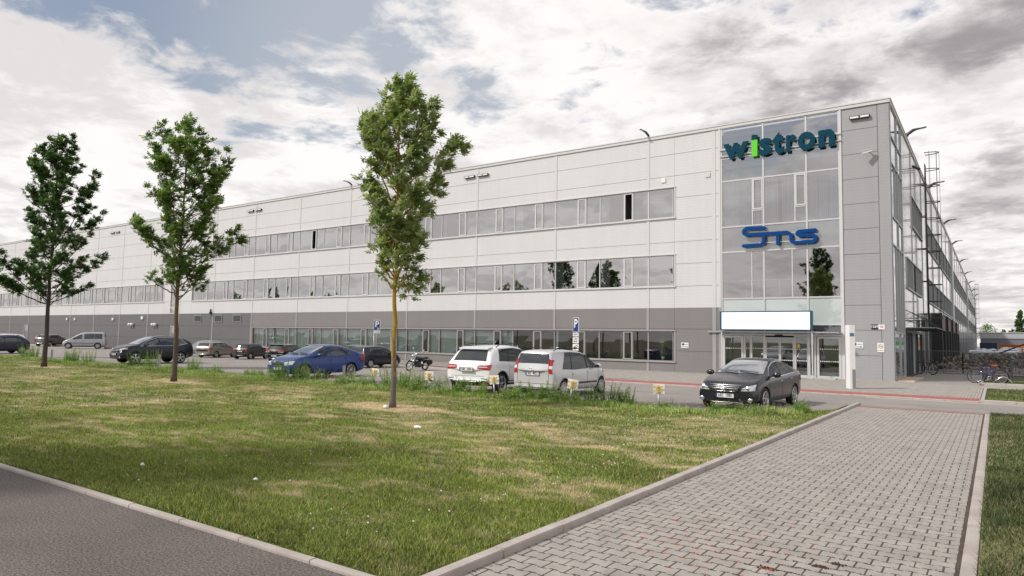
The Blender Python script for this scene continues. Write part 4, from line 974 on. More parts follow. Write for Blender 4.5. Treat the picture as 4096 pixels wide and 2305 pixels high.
    for (z0, az, z1, ex, nt) in specials: limb(z0, az, z1, ex, .028, 1.3, nt)
    k_ = 0
    while k_ < 26:
        z = H_*g.uniform(.80, .985-bare_top); p = tp(z); d = Vector((g.gauss(0, 1), g.gauss(0, 1), .8)).normalized(); q = p+d*g.uniform(.1, .25); br.tube([p, q], [.005, .002], 3, cap=False); leafcluster(q, d, 2); leafcluster(p.lerp(q, .5), d, 1); k_ += 1
    tr_ = tk.build('trunk', barkm, t); br.build('branches', barkm, tr_)
    cr = MB(); 
    for i, m in enumerate(LM): cr.add(m.v, m.f, i)
    cr.build('crown', leafcols, t); return t
B3 = bark('bark_lichen', (.14, .12, .105), (.38, .235, .02), .22); B2 = bark('bark_some_lichen', (.085, .07, .06), (.16, .11, .02), .05); B1 = bark('bark_dark', (.06, .047, .042), (.08, .06, .03), -.05)
l3 = [leafmat('leaf_mid', (.24, .31, .11)), leafmat('leaf_pale', (.45, .50, .30)), leafmat('leaf_deep', (.12, .19, .055)), leafmat('leaf_light', (.33, .40, .17))]
l2 = [leafmat('leaf_mid_b', (.15, .24, .06)), leafmat('leaf_pale_b', (.26, .36, .12)), leafmat('leaf_deep_b', (.08, .145, .038))]
l1 = [leafmat('leaf_dark_a', (.08, .15, .048)), leafmat('leaf_dark_b', (.13, .21, .07)), leafmat('leaf_dark_c', (.05, .10, .035))]
tree('tall slender ash tree nearest the camera, yellow lichen on its trunk', TREES[0], (.711, .703), 8.95, .082,
     [(-.24, 3.3), (-.55, 3.75), (-.72, 4.3), (-.85, 4.9), (-.92, 5.4), (-.95, 6.1), (-1.0, 6.6), (-1.0, 7.2), (-1.05, 7.7), (-.55, 8.1), (-.32, 8.6), (-.02, 9.1)],
     [(.50, 3.1), (.62, 3.5), (.90, 4.15), (1.15, 4.9), (1.2, 5.7), (1.4, 6.2), (1.2, 6.8), (1.1, 7.3), (1.05, 7.95), (.65, 8.3), (.42, 8.6), (.05, 9.1)], l3, B3, 70, 9, 11, 2.95,
     [(3.35, PI, 3.95, .5, 6), (5.0, .15, 7.2, 1.45, 26), (5.3, -.2, 6.95, 1.6, 22), (5.1, PI-.2, 7.75, 1.0, 26), (5.2, PI, 6.0, .95, 14), (3.5, .2, 3.35, .55, 12), (3.3, .1, 3.1, .4, 8)], .108, .035)
tree('middle ash tree with an open forked crown and a low side branch over the facade', TREES[1], (.485, .874), 10.15, .105,
     [(-.3, 3.2), (-.55, 4.0), (-.75, 5.0), (-1.0, 5.6), (-1.1, 6.2), (-1.25, 7.0), (-1.4, 7.7), (-1.3, 8.3), (-1.45, 9.0), (-1.2, 9.6), (-.5, 9.95), (-.3, 10.1)],
     [(.35, 3.2), (.8, 3.7), (1.0, 4.4), (1.1, 5.0), (1.35, 6.0), (1.5, 6.9), (1.5, 7.7), (1.6, 8.4), (1.5, 9.1), (.9, 9.3), (.6, 10.), (.0, 10.12)], l2, B2, 66, 9.5, 23, 3.0,
     [(4.5, PI, 6.0, 1.75, 22), (4.6, PI+.15, 5.7, 1.55, 12), (3.35, PI, 3.95, 1.0, 9), (4.3, 0, 5.6, 2.1, 26), (4.4, .15, 6.0, 1.95, 20), (5.0, .1, 9.1, 1.5, 26), (6.2, -.1, 8.6, 1.45, 20), (5.8, PI, 9.3, 1.2, 22), (3.2, .0, 3.9, .8, 9)], .112)
tree('leftmost full ash tree, darkest crown spreading left over the path side', TREES[2], (.357, .934), 12.3, .125,
     [(-.4, 3.2), (-1.5, 3.8), (-1.9, 4.5), (-1.7, 5.4), (-1.2, 6.2), (-1.15, 7.2), (-1.3, 8.2), (-1.55, 8.7), (-1.35, 9.6), (-1.5, 10.4), (-.95, 11.2), (.2, 12.2)],
     [(.5, 3.2), (1.6, 4.1), (2.1, 5.1), (2.1, 6.0), (1.9, 6.7), (2.1, 7.6), (2.2, 8.4), (1.8, 9.0), (1.95, 9.4), (1.7, 10.4), (1.15, 11.), (.6, 12.2)], l1, B1, 80, 9.5, 37, 3.0,
     [(3.2, PI, 4.6, 2.4, 34), (3.4, PI+.3, 5.5, 2.3, 30), (3.2, PI-.3, 4.2, 1.9, 22), (3.3, 0, 4.2, 1.7, 20), (4.0, .1, 5.9, 2.3, 26), (7.5, 0, 12.1, .55, 34), (7, PI, 11.1, .95, 30), (4.8, 0, 8.4, 2.25, 20), (6, 0, 10.4, 1.7, 24)], .125)
tree('partly seen ash tree cut by the left edge of the photo', (-58.6, 16.6), (.27, .96), 11.2, .125,
     [(-.4, 3.2), (-1.5, 4.5), (-2., 6.2), (-1.5, 8.7), (-1.2, 10.4), (-.1, 11.1)], [(.5, 3.2), (1.6, 4.5), (1.9, 6.4), (1.6, 8.7), (1.2, 10.4), (.1, 11.1)], l1, B1, 40, 7, 41, 3.2, [], .11)
# ================================================================ weeds along the lawn edge
def weed(name, seed, h, n, spread, flower=None):
    g = random.Random(seed); st = MB(); lf = MB(); fl = MB()
    for _ in range(n):
        a = g.random()*2*PI; r = spread*math.sqrt(g.random()); b = Vector((r*math.cos(a), r*math.sin(a)*.5, 0)); hh = h*g.uniform(.45, 1.); tip = b+Vector((math.cos(a)*hh*.3*g.random(), math.sin(a)*hh*.2, hh)); m = b.lerp(tip, .5)+Vector((g.gauss(0, .02), g.gauss(0, .02), 0))
        st.tube([b, m, tip], [.006, .004, .002], 4, cap=False)
        k_ = int(hh/.013)
        for i in range(k_):
            u = (i+.5)/k_; p = b.lerp(m, u*2) if u < .5 else m.lerp(tip, u*2-1); aa = g.random()*2*PI; ln = g.uniform(.05, .125)*(1.15-u*.75); d = Vector((math.cos(aa), math.sin(aa), g.uniform(.1, .8))).normalized(); w_ = d.cross(Vector((0, 0, 1))).normalized()*ln*.22
            lf.add([p, p+d*ln*.5-w_, p+d*ln-Vector((0, 0, ln*.15)), p+d*ln*.5+w_], [(0, 1, 2, 3)], g.choice([0, 0, 1, 2]))
        if flower and g.random() < .6:
            for _ in range(3): q = tip+Vector((g.gauss(0, .02), g.gauss(0, .02), g.gauss(0, .02))); s = .007; fl.add([q+Vector((s, 0, 0)), q+Vector((0, s, 0)), q-Vector((s, 0, 0)), q-Vector((0, s, 0)), q+Vector((0, 0, s))], [(0, 1, 4), (1, 2, 4), (2, 3, 4), (3, 0, 4)])
    WL = [leafmat('weed_leaf_a', (.24, .38, .09)), leafmat('weed_leaf_b', (.34, .46, .14)), leafmat('weed_leaf_c', (.15, .25, .06))]
    t = thing(name, '', 'weed'); st.build('stems', MATS['weed_leaf_c'] if 'weed_leaf_c' in MATS else WL[2], t); lf.build('leaves', WL, t)
    if fl.v: fo_ = fl.build('flowers', mat('flower_'+flower, {'pink': (.75, .5, .55), 'white': (.8, .8, .75), 'yellow': (.7, .5, .04)}[flower], .7), t); fo_['kind'] = 'stuff'
    return t
WB = {'tall': [weed('weed_bush', 51, .82, 26, .35), weed('weed_bush', 52, .70, 30, .42)], 'mid': [weed('weed_bush', 53, .5, 34, .40, 'white'), weed('weed_bush', 54, .42, 40, .45, 'yellow')], 'low': [weed('weed_bush', 55, .30, 46, .45, 'pink'), weed('weed_bush', 56, .26, 46, .42, 'white')]}
used = set()
def put(kind, i, x, y, label, s=1.):
    src = WB[kind][i % 2]
    o = src if src.name not in used else copy_tree(src)
    used.add(src.name)
    o.location = (x, y, LZ-.02); o.rotation_euler = (0, 0, rnd.uniform(0, 6)); o.scale = (s*1.45, s*1.15, s*1.35); o['label'] = label; o['category'] = 'weed'; o['group'] = 'tall weeds at the edge of the lawn'
WP = [('tall', 0, -52.6, 19.0, 'weed clump at the far left, right of the leftmost tree trunk', .9), ('tall', 1, -51.0, 18.9, 'bushier weed clump between the silver van and the navy car nose', 1.05),
      ('mid', 0, -44.6, 18.5, 'weed clump hiding the front bumper of the dark navy off-roader', 1.5), ('tall', 0, -42.4, 18.5, 'weed clump before the front wheel of the dark navy off-roader', .8),
      ('tall', 1, -36.6, 18.4, 'weed clump right of the dark navy off-roader rear wheel', 1.0), ('tall', 0, -35.2, 18.4, 'lush weed clump in front of the beige estate car', .95), ('mid', 1, -33.4, 18.3, 'low weed clump in the gap before the old grey hatchback', .8),
      ('tall', 1, -31.3, 18.3, 'rounded weed clump in front of the old dark grey hatchback', .95), ('mid', 0, -29.2, 18.2, 'thin weed clump just left of the blue saloon nose', .8),
      ('mid', 1, -26.4, 18.0, 'weed clump under the front plate of the blue saloon', .75), ('mid', 0, -25.6, 18.0, 'weed clump before the front bumper corner of the blue saloon', .85), ('tall', 0, -24.5, 18.0, 'tall weed clump before the front wheel of the blue saloon', .62),
      ('tall', 1, -23.6, 18.0, 'tallest bushy weed clump before the blue saloon doors', 1.0), ('tall', 0, -22.9, 18.0, 'tall weed clump before the blue saloon rear door', .9), ('mid', 1, -22.2, 18.0, 'weed clump at the rear wheel of the blue saloon', 1.1),
      ('low', 0, -20.3, 18.0, 'pink flowering weed clump left of the first yellow bracket sign', 1.3), ('low', 1, -19.3, 18.0, 'white flowering low weed clump beside the first yellow bracket sign', 1.3), ('mid', 0, -17.8, 18.0, 'weed clump just right of the lichen covered tree trunk', 1.3),
      ('mid', 1, -17.0, 18.0, 'weed clump in front of the motorcycle', 1.3), ('low', 0, -16.2, 18.0, 'low weed clump left of the white off-roader', 1.3), ('mid', 0, -14.6, 17.75, 'weed clump under the white off-roader rear bumper', 1.0), ('mid', 1, -13.75, 17.8, 'weed clump at the white off-roader right rear wheel', .9),
      ('low', 0, -12.5, 17.8, 'low weed clump below the silver car rear bumper', 1.1), ('mid', 1, -11.35, 17.8, 'leafy weed clump at the silver car rear wheel', 1.15), ('low', 1, -10.6, 17.9, 'low weed clump beside the silver car sill', 1.2), ('mid', 0, -9.3, 18.0, 'sparse weed clump left of the rightmost bracket sign', 1.1),
      ('mid', 1, -8.6, 18.1, 'weed clump touching the rightmost bracket sign', 1.0), ('mid', 0, -7.5, 18.2, 'weed clump left of the dark grey saloon bumper', .5), ('mid', 1, -5.95, 18.1, 'yellow flowered weed clump before the dark grey saloon fog lamp', .62), ('low', 0, -5.2, 18.6, 'low weed clump right of the dark grey saloon front wheel', .8), ('mid', 0, -4.35, 19.9, 'weed tuft near the end of the kerb by the paver path', .7)]
for a in WP: put(a[0], a[1], a[2], a[3], a[4], a[5])
blades('grass', 'uncut long grass along the lawn edge by the parked cars', -30, -4.2, lambda x: lawn_edge(x)-1.2, lambda x: lawn_edge(x)-.02, 60000, .06, .20, .014, 21, (.30, .44, .10), dryf=lambda x, y: np.clip(fbm(x, y, .8, 3)*1.3-.55, 0, 1), lean=.35)
blades('grass', 'uncut long grass along the lawn edge by the parked cars', -80, -29, lambda x: lawn_edge(x)-1.2, lambda x: lawn_edge(x)-.02, 50000, .08, .26, .024, 22, (.28, .42, .10), dryf=lambda x, y: np.clip(fbm(x, y, .8, 3)*1.3-.55, 0, 1), lean=.35)
# clover and daisies
mb = MB(); g = random.Random(77)
for i in range(2000):
    if i < 900: x = g.uniform(-28, -4.5); y = float(lawn_edge(x))-g.uniform(.1, 1.5); z = g.uniform(.08, .28); mi = g.choice([0, 0, 1, 2])
    elif i < 1250: x = g.gauss(-20.2, 1.2); y = 17.7+g.gauss(0, .4); z = g.uniform(.12, .4); mi = g.choice([1, 0, 1])
    else:
        x = -4.5-g.random()**1.5*22; y = g.uniform(4.2, 17)
        if fbm(x, y, .45, 3) < .55: continue
        z = g.uniform(.05, .09); mi = 0 if g.random() < .93 else 2
    z += LZ; s = g.uniform(.007, .013)
    mb.add([(x+s, y, z), (x, y+s, z), (x-s, y, z), (x, y-s, z), (x, y, z+s), (x, y, z-s*.6)], [(0, 1, 4), (1, 2, 4), (2, 3, 4), (3, 0, 4), (1, 0, 5), (2, 1, 5), (3, 2, 5), (0, 3, 5)], mi)
o = mb.build('clover_flowers', [mat('flower_white', (.8, .8, .75), .7), mat('flower_pink', (.75, .5, .55), .7), mat('flower_yellow', (.7, .5, .04), .7)]); o['kind'] = 'stuff'; o['label'] = 'small white, pink and yellow clover flowers scattered in the lawn'
# ================================================================ vehicles
RUB = mat('tyre_rubber', (.018, .018, .019), .75); ALLOY = mat('alloy', (.55, .56, .58), .25, .85); HUBC = mat('hub_cap', (.48, .49, .50), .35, .5); WELL = mat('wheel_well', (.006, .006, .006), .9)
HEADL = mat('headlamp', (.62, .64, .66), .12, .55, coat=1.); TAIL = mat('tail_lamp', (.42, .012, .012), .15, coat=1.); TAILW = mat('reverse_lamp', (.75, .7, .7), .2, coat=1.); SEAM = mat('seam', (.01, .01, .01), .8)
GRILLE = mat('grille_black', (.012, .012, .013), .4); PLATEW = mat('plate_white', (.78, .78, .76), .4); PLATEB = mat('plate_blue', (.02, .08, .32), .4); CLAD = mat('car_cladding', (.035, .036, .038), .55)
def paint(name, col, metal=.35, rough=.32, coat=.9): return mat('paint_'+name, col, rough, metal, coat=coat)
def plate_mb(txt, w_=.52, h_=.11):
    pass
def make_wheel(parent, x, y, R, W_, side, style, rimf=.68):
    mb = MB(); h = W_/2; prof = [(R*rimf, -h*.8), (R*(rimf+.06), -h), (R*.93, -h), (R*.985, -h*.7), (R, -h*.3), (R, h*.3), (R*.985, h*.7), (R*.93, h), (R*(rimf+.06), h), (R*rimf, h*.8), (R*rimf, -h*.8)]
    mb.lathe(prof, 'y', 28, 0, (x, y, R)); wh = mb.build('wheel', RUB, parent)
    rm = MB(); r = R*rimf; yo = y+side*h*.62; s = side
    rm.lathe([(0, -.01), (r*.98, -.01), (r*1.0, .0), (r, .045), (r*.93, .05), (r*.90, 0)], 'y', 28, 0, (x, yo, R)) if s > 0 else rm.lathe([(0, .01), (r*.98, .01), (r, 0), (r, -.045), (r*.93, -.05), (r*.90, 0)], 'y', 28, 0, (x, yo, R))
    rmf = [1 if i % 5 < 2 else 0 for i in range(len(rm.f))]
    rm.m = [1 if (j % 5) < 1 else 0 for j in range(len(rm.f))]
    n = {'five': 5, 'seven': 7, 'ten': 10, 'cap': 8, 'six': 6}[style]
    for k in range(n):
        a = 2*PI*k/n+.3; ca, sa = math.cos(a), math.sin(a)
        w0, w1 = {'five': (.10, .17), 'seven': (.08, .10), 'ten': (.05, .055), 'cap': (.2, .16), 'six': (.13, .19)}[style]
        px, pz = -sa, ca; yo2 = yo+s*.035
        if style == 'ten':   # twin spokes
            pass
        P = []
        for rr, ww, yy in ((r*.12, w0*r*.8, yo2+s*.004), (r*.95, w1*r, yo2)): P += [(x+ca*rr-px*ww, yy, R+sa*rr-pz*ww), (x+ca*rr+px*ww, yy, R+sa*rr+pz*ww)]
        Q = [(a_, b_-s*.03, c_) for a_, b_, c_ in P]
        rm.add(P+Q, [(0, 1, 3, 2), (4, 6, 7, 5), (0, 2, 6, 4), (1, 5, 7, 3)])
    rm.lathe([(0, s*.05), (r*.14, s*.045), (r*.2, s*.02)], 'y', 14, 0, (x, yo, R))
    rm.build('rim', [HUBC if style == 'cap' else ALLOY, WELL if style != 'cap' else HUBC], wh)
    dk = MB(); dk.lathe([(0, 0), (r*.92, 0)], 'y', 20, 0, (x, yo+s*.012, R)); dk.build('backing_disc', SEAM, wh)  # plain black backing disc behind the spokes
    return wh
def car(name, label, loc, heading, sp, col, cat='car', group='cars parked in front of the building', scale=1., front=True, rear=True):
    """local frame: x forward, origin on the ground at mid wheelbase"""
    t = thing(name, label, cat, loc, math.radians(heading), group, scale)
    Lf, Lr, W_ = sp['Lf'], sp['Lr'], sp['W']/2; wb = sp['wb']/2; R = sp['R']
    top = sorted(sp['top']); belt = sorted(sp['belt']); tx, tz = [a for a, b in top], [b for a, b in top]; bx, bz = [a for a, b in belt], [b for a, b in belt]
    zt = lambda x: float(np.interp(x, tx, tz)); zb = lambda x: float(min(np.interp(x, bx, bz), zt(x)-.012)); zl = lambda x: float(np.interp(x, [Lr, Lr+.5, Lf-.6, Lf], sp.get('low', [.30, .19, .18, .22])))
    plan = lambda x: float(np.interp(x, [Lr, Lr+.12, Lr+.55, Lf-1.0, Lf-.35, Lf], sp.get('plan', [.88, .95, 1, 1, .95, .84])))
    cw0, cw1 = sp['cab']; rw = sp.get('rw', .70)
    xs = sorted(set([Lr, Lr+.06, Lr+.16, Lr+.35, Lf-.35, Lf-.16, Lf-.06, Lf]+[a for a in tx if Lr < a < Lf]+list(np.linspace(Lr+.55, Lf-.55, 15))))
    xs2 = [xs[0]]
    for x in xs[1:]:
        if x-xs2[-1] > .045: xs2.append(x)
    if xs2[-1] < Lf-1e-6: xs2[-1] = Lf
    xs = xs2; K = 11; rings = []
    fo = sp.get('fo', [(.2, -.10), (.35, -.0), (.55, 0), (.66, -.03), (.8, -.14)]); ro = sp.get('ro', [(.2, .10), (.35, 0), (.6, 0), (.75, .04), (1.0, .07), (1.5, .09)])
    for x in xs:
        w_ = W_*plan(x); a, b, l = zt(x), zb(x), zl(x); h = b-l; cab = cw0 < x < cw1
        f = min(1, max(0, (a-b)/.38))
        rwx = w_*(1-(1-rw)*f)*(.97 if f > .1 else .93); wg = w_*(.955 if f > .1 else .95)
        sec = [(0, l), (w_*.80, l), (w_*.975, l+.07), (w_*1.0, l+h*.38), (w_*.995, l+h*.68), (w_*.975, b-.035), (wg, b), (wg+(rwx-wg)*.55, b+(a-b)*.60), (rwx, b+(a-b)*.90), (rwx*.78, b+(a-b)*.985), (0, a)]
        ring = []
        te = 0
        for (y, z) in sec:
            dx = 0
            tf = max(0, 1-(Lf-x)/.5); tr_ = max(0, 1-(x-Lr)/.5)
            if tf > 0: dx += tf*float(np.interp(z, [q[0] for q in fo], [q[1] for q in fo]))
            if tr_ > 0 and sp.get('useRo', True): dx += tr_*float(np.interp(z, [q[0] for q in ro], [q[1] for q in ro]))*0
            nose = max(0, 1-(Lf-x)/.9)**1.3; tail = max(0, 1-(x-Lr)/.6)**1.3
            dx += -nose*.20*(y/W_)**2+tail*.12*(y/W_)**2
            ring.append((x+dx, y, z))
        rings.append(ring)
    v = []; f = []; P = 2*K-2
    for r in rings:
        v += r+[(a, -b, c) for a, b, c in r[-2:0:-1]]
    n = len(rings)
    for i in range(n-1):
        for j in range(P): a, b = i*P+j, i*P+(j+1) % P; f.append((a, b, b+P, a+P))
    for e in (0, n-1):
        o = e*P
        for j in range(K-1):
            Lj = lambda q: o+q if q in (0, K-1) else o+P-q
            q = (o+j, o+j+1, Lj(j+1), Lj(j)); q = tuple(dict.fromkeys(q)); f.append(q if e == 0 else q[::-1])
    me = bpy.data.meshes.new('body'); me.from_pydata(v, [], f); bm = bmesh.new(); bm.from_mesh(me); bmesh.ops.recalc_face_normals(bm, faces=bm.faces); bm.to_mesh(me); bm.free()
    PM = MATS['paint_'+col] if isinstance(col, str) else col
    me.materials.append(PM); me.materials.append(WELL)
    bo_ = bpy.data.objects.new('body', me); C.objects.link(bo_)
    md = bo_.modifiers.new('s', 'SUBSURF'); md.levels = md.render_levels = sp.get('sub', 2); md.boundary_smooth = 'ALL'
    cm = MB()
    for x in (wb, -wb):
        for s in (1, -1): cm.lathe([(0, W_*.62), (R*1.13, W_*.62), (R*1.13, W_+.3), (0, W_+.3)] if s > 0 else [(0, -W_-.3), (R*1.13, -W_-.3), (R*1.13, -W_*.62), (0, -W_*.62)], 'y', 26, 0, (x, 0, R))
    cut = cm.build('cut', [PM, WELL]); bmfix(cut); cut.data.polygons.foreach_set('material_index', [1]*len(cut.data.polygons))
    bpy.context.view_layer.update(); dg = bpy.context.evaluated_depsgraph_get()
    e0 = bo_.evaluated_get(dg).to_mesh(); bvh = BVHTree.FromPolygons([q.co.copy() for q in e0.vertices], [tuple(p.vertices) for p in e0.polygons]); bo_.evaluated_get(dg).to_mesh_clear()
    md2 = bo_.modifiers.new('b', 'BOOLEAN'); md2.object = cut; md2.operation = 'DIFFERENCE'; md2.solver = 'EXACT'
    bpy.context.view_layer.update(); dg = bpy.context.evaluated_depsgraph_get()
    nm = bpy.data.meshes.new_from_object(bo_.evaluated_get(dg)); bo_.modifiers.clear(); bo_.data = nm; nm.name = 'body'; bpy.data.objects.remove(cut)
    nm.polygons.foreach_set('use_smooth', [p.material_index == 0 for p in nm.polygons]); bo_.parent = t
    def cast(o, d, off):
        h, nrm, i, dist = bvh.ray_cast(Vector(o), Vector(d).normalized())
        if h is None: h, nrm, i, dist = bvh.find_nearest(Vector(o)+Vector(d).normalized()*1.0)
        if nrm.dot(Vector(d)) > 0: nrm = -nrm
        return h+nrm*off
    def patch(mb, fn, d, nu, nv, off=.006, mi=0):
        g = [[cast(fn(i/nu, j/nv), d, off) for i in range(nu+1)] for j in range(nv+1)]
        fc = [(j*(nu+1)+i, j*(nu+1)+i+1, (j+1)*(nu+1)+i+1, (j+1)*(nu+1)+i) for j in range(nv) for i in range(nu)]
        a_, b_, c_ = g[nv//2][nu//2], g[nv//2][nu//2+1 if nu > 1 else 1], g[nv//2+1 if nv > 1 else 1][nu//2]
        if (b_-a_).cross(c_-a_).dot(Vector(d)) > 0: fc = [q[::-1] for q in fc]
        mb.add([p for r in g for p in r], fc, mi, True)
    tm = sp.get('tm', .085)
    def sidewin(w4, off=.006, s=1, mi=0, mb=None, grow=0.):
        xfb, xft, xrb, xrt = w4; xfb += grow; xft += grow; xrb -= grow; xrt -= grow
        def fn(u, v_):
            x = (xfb+(xft-xfb)*v_)*(1-u)+(xrb+(xrt-xrb)*v_)*u
            lo = float(np.interp(x, bx, bz))+.025-grow; hi = max(zt(x)-tm+grow, lo+.004); return (x, s*3, lo+(hi-lo)*v_)
        patch(mb, fn, (0, -s, 0), 18, 12, off, mi)
    for s in (1, -1):
        if sp.get('chrome'):
            mb = MB(); xf_, xr_ = sp['wins'][0], sp['wins'][-1]; sidewin((xf_[0], xf_[1], xr_[2], xr_[3]), .003, s, 0, mb, .022); mb.build('window_trim', CHROME, t)
        mb = MB(); xf_, xr_ = sp['wins'][0], sp['wins'][-1]; sidewin((xf_[0], xf_[1], xr_[2], xr_[3]), .0045, s, 0, mb, .004); mb.build('window_surround', BLACK if sp.get('blackpillar', True) else PM, t)
        for w4 in sp['wins']: mb = MB(); sidewin(w4, .010, s, 0, mb); mb.build('side_window', CARGLASS, t)
        mb = MB()   # door shut lines
        for x in sp.get('seams', []):
            patch(mb, lambda u, v_, x=x: (x+(u-.5)*.014, s*3, .30+(zb(x)-.03-.30)*v_), (0, -s, 0), 1, 10, .002)
        if mb.v: mb.build('door_seam', SEAM, t)
        for x in sp.get('handles', []):
            z = zb(x)-.13; mb = MB(); a = cast((x, s*3, z), (0, -s, 0), .018); b = cast((x-.17, s*3, z+.008), (0, -s, 0), .018); mb.bar(a, b, .03, .028); mb.build('door_handle', CHROME if sp.get('chromeh') else PM, t)
        if sp.get('strip'):
            z0, z1 = sp['strip']; mb = MB(); patch(mb, lambda u, v_: (wb-R*1.25+(-2*wb+R*2.5)*u, s*3, z0+(z1-z0)*v_), (0, -s, 0), 10, 1, .012); mb.build('side_strip', CLAD, t)
        if sp.get('sill'):
            mb = MB(); patch(mb, lambda u, v_: (wb-R*1.2+(-2*wb+R*2.4)*u, s*3, .24+(sp['sill']-.24)*v_), (0, -s, 0), 10, 2, .010); mb.build('sill_cladding', CLAD, t)
        # arch lips
        for xc in (wb, -wb):
            mb = MB(); N_ = 16
            for rr0, rr1, mi in ((R*1.12, R*(1.12+sp.get('lip', .05)), 0),):
                g = []
                for k_ in range(N_+1):
                    a = PI*(-.02+1.04*k_/N_); g.append([cast((xc+q*math.cos(a), s*3, R+q*math.sin(a)), (0, -s, 0), .010) for q in (rr0, rr1)])
                mb.add([p for r in g for p in r], [(2*i, 2*i+1, 2*i+3, 2*i+2) for i in range(N_)], 0, True)
            mb.build('arch_lip', CLAD if sp.get('cladarch') else PM, t)
        # mirror
        mx_, mz = sp['mirror']; y = W_*plan(mx_)*.96; mb = MB()
        mb.lathe([(0, -.13), (.055, -.12), (.085, -.05), (.09, .03), (.06, .10), (0, .12)], 'y', 12, 0, (0, 0, 0)); mb.v = [(mx_+a*.75, s*(y+.14)+b, mz+.03+c*.95) for a, b, c in mb.v]
        mb.bar((mx_, s*(y-.06), mz-.04), (mx_, s*(y+.06), mz), .05, .03, 1); mb.build('mirror', [BLACK if sp.get('blackmirror') else PM, BLACK], t)
        mb = MB(); mb.lathe([(0, 0), (.06, 0)], 'x', 12, 0, (0, 0, 0)); mb.v = [(mx_-.072+a, s*(y+.14)+b*1.5, mz+.03+c) for a, b, c in mb.v]; mb.build('mirror_glass', CARGLASS, t)
    # windscreens: patches along the centre profile
    def screen(pname, xa, xb, wa, wb_, off=.007, mi=CARGLASS, inset=.03):
        za, zb_ = zt(xa), zt(xb); d = Vector((xb-xa, 0, zb_-za)); L_ = d.length; d.normalize(); nrm = Vector((-d.z, 0, d.x))
        if nrm.z < 0 and abs(nrm.x) < .99: nrm = -nrm
        if xb < 0 and xa < xb and False: pass
        if pname == 'rear_window' and nrm.x > 0: nrm = -nrm
        if pname == 'windscreen' and nrm.x < 0: nrm = -nrm
        mb = MB()
        def fn(u, v_):
            q = Vector((xa, 0, za))+d*(inset+(L_-2*inset)*v_); y = (u*2-1)*(wa+(wb_-wa)*v_); return q+nrm*1.2+Vector((0, y, 0))
        patch(mb, fn, -nrm, 16, 12, off); return mb.build(pname, mi, t)
    a, b, c, d = sp['wscreen']; screen('screen_surround', a+.02, b-.02, c+.03, d+.03, .004, BLACK, 0.); screen('windscreen', a, b, c, d, mi=SCREEN)
    a, b, c, d = sp['rscreen']; screen('rear_window', a, b, c, d)
    if sp.get('wipers'):
        mb = MB(); xa = sp['wscreen'][0]
        for y0, y1 in ((.55, -.02), (-.05, -.62)):
            p = [cast((xa-.04-.10*u, y0+(y1-y0)*u, 3), (0, 0, -1), .03) for u in (0, .33, .66, 1)]; mb.tube(p, .012, 5)
        mb.build('wiper', BLACK, t)
    # front details
    def fpatch(pn, quad, m, d=-1, off=.010, nu=10, nv=8, par=None):
        """quad: (y,z) corners bl, br, tr, tl"""
        mb = MB(); X = 6*(-d)
        def fn(u, v_):
            p = [(quad[0][k_]*(1-u)+quad[1][k_]*u)*(1-v_)+(quad[3][k_]*(1-u)+quad[2][k_]*u)*v_ for k_ in (0, 1)]; return (X, p[0], p[1])
        patch(mb, fn, (d, 0, 0), nu, nv, off); return mb.build(pn, m, par or t)
    if front:
        for s in (1, -1):
            q = [(s*y, z) for y, z in sp['hl']]; h_ = fpatch('headlight', q, HEADL)
            cy = sum(y for y, z in q)/4; cz = sum(z for y, z in q)/4; p = cast((6, cy, cz), (-1, 0, 0), .012); mb = MB(); mb.lathe([(0, .02), (.035, .018), (.05, .004), (.066, 0)], 'x', 14, 0, p); mb.build('lamp_lens', CHROME, h_)
        for q, m in sp.get('front', []): fpatch('grille' if m in (GRILLE,) else 'front_trim', q, m, off=.010 if m is GRILLE else .014)
        for z in sp.get('bars', []):
            hw, zz_ = z; mb = MB(); P_ = [cast((6, -hw+2*hw*u/6, zz_-.0), (-1, 0, 0), .024) for u in range(7)]; mb.tube(P_, .011, 5); mb.build('grille_bar', CHROME, t)
        for y, z in sp.get('fog', []):
            for s in (1, -1): p = cast((6, s*y, z), (-1, 0, 0), .004); mb = MB(); mb.lathe([(0, .02), (.045, .018), (.055, .0), (.075, 0)], 'x', 14, 0, p); mb.build('fog_light', CHROME, t)
    if rear:
        for s in (1, -1):
            for q, m in sp['tl']: fpatch('taillight', [(s*y, z) for y, z in q], m, 1, .012 if m is TAIL else .019)
        for q, m in sp.get('back', []): fpatch('rear_trim', q, m, 1)
    for d, zp, txt, on in ((-1, sp.get('fp', .42), sp.get('txt', ''), front), (1, sp.get('rp', .9), sp.get('txt', ''), rear)):
        if not on: continue
        p = cast((-6*d, 0, zp), (d, 0, 0), .022); sx = -d; mb = MB(); mb.box(p.x-.008, p.x+.008, -.27, .27, zp-.062, zp+.062, 1); xo = p.x+sx*.0095
        mb.add([(xo, -.26, zp-.055), (xo, .26, zp-.055), (xo, .26, zp+.055), (xo, -.26, zp+.055)], [(0, 1, 2, 3)], 0)
        q0 = .26*sx*-1; q1 = .215*sx*-1; xo2 = xo+sx*.001
        lp = mb.build('licence_plate', [PLATEW, BLACK], t)
        m2 = MB(); m2.add([(xo2, q0, zp-.055), (xo2, q1, zp-.055), (xo2, q1, zp+.055), (xo2, q0, zp+.055)], [(0, 1, 2, 3)], 0); m2.build('plate_band', PLATEB, lp)
        if txt: m3 = MB(); text_on(m3, txt, .125, lambda x, y, z: (xo2+sx*.001, sx*(x*.80+.015), zp+y+.002), offset=.002); m3.build('plate_text', INK, lp)
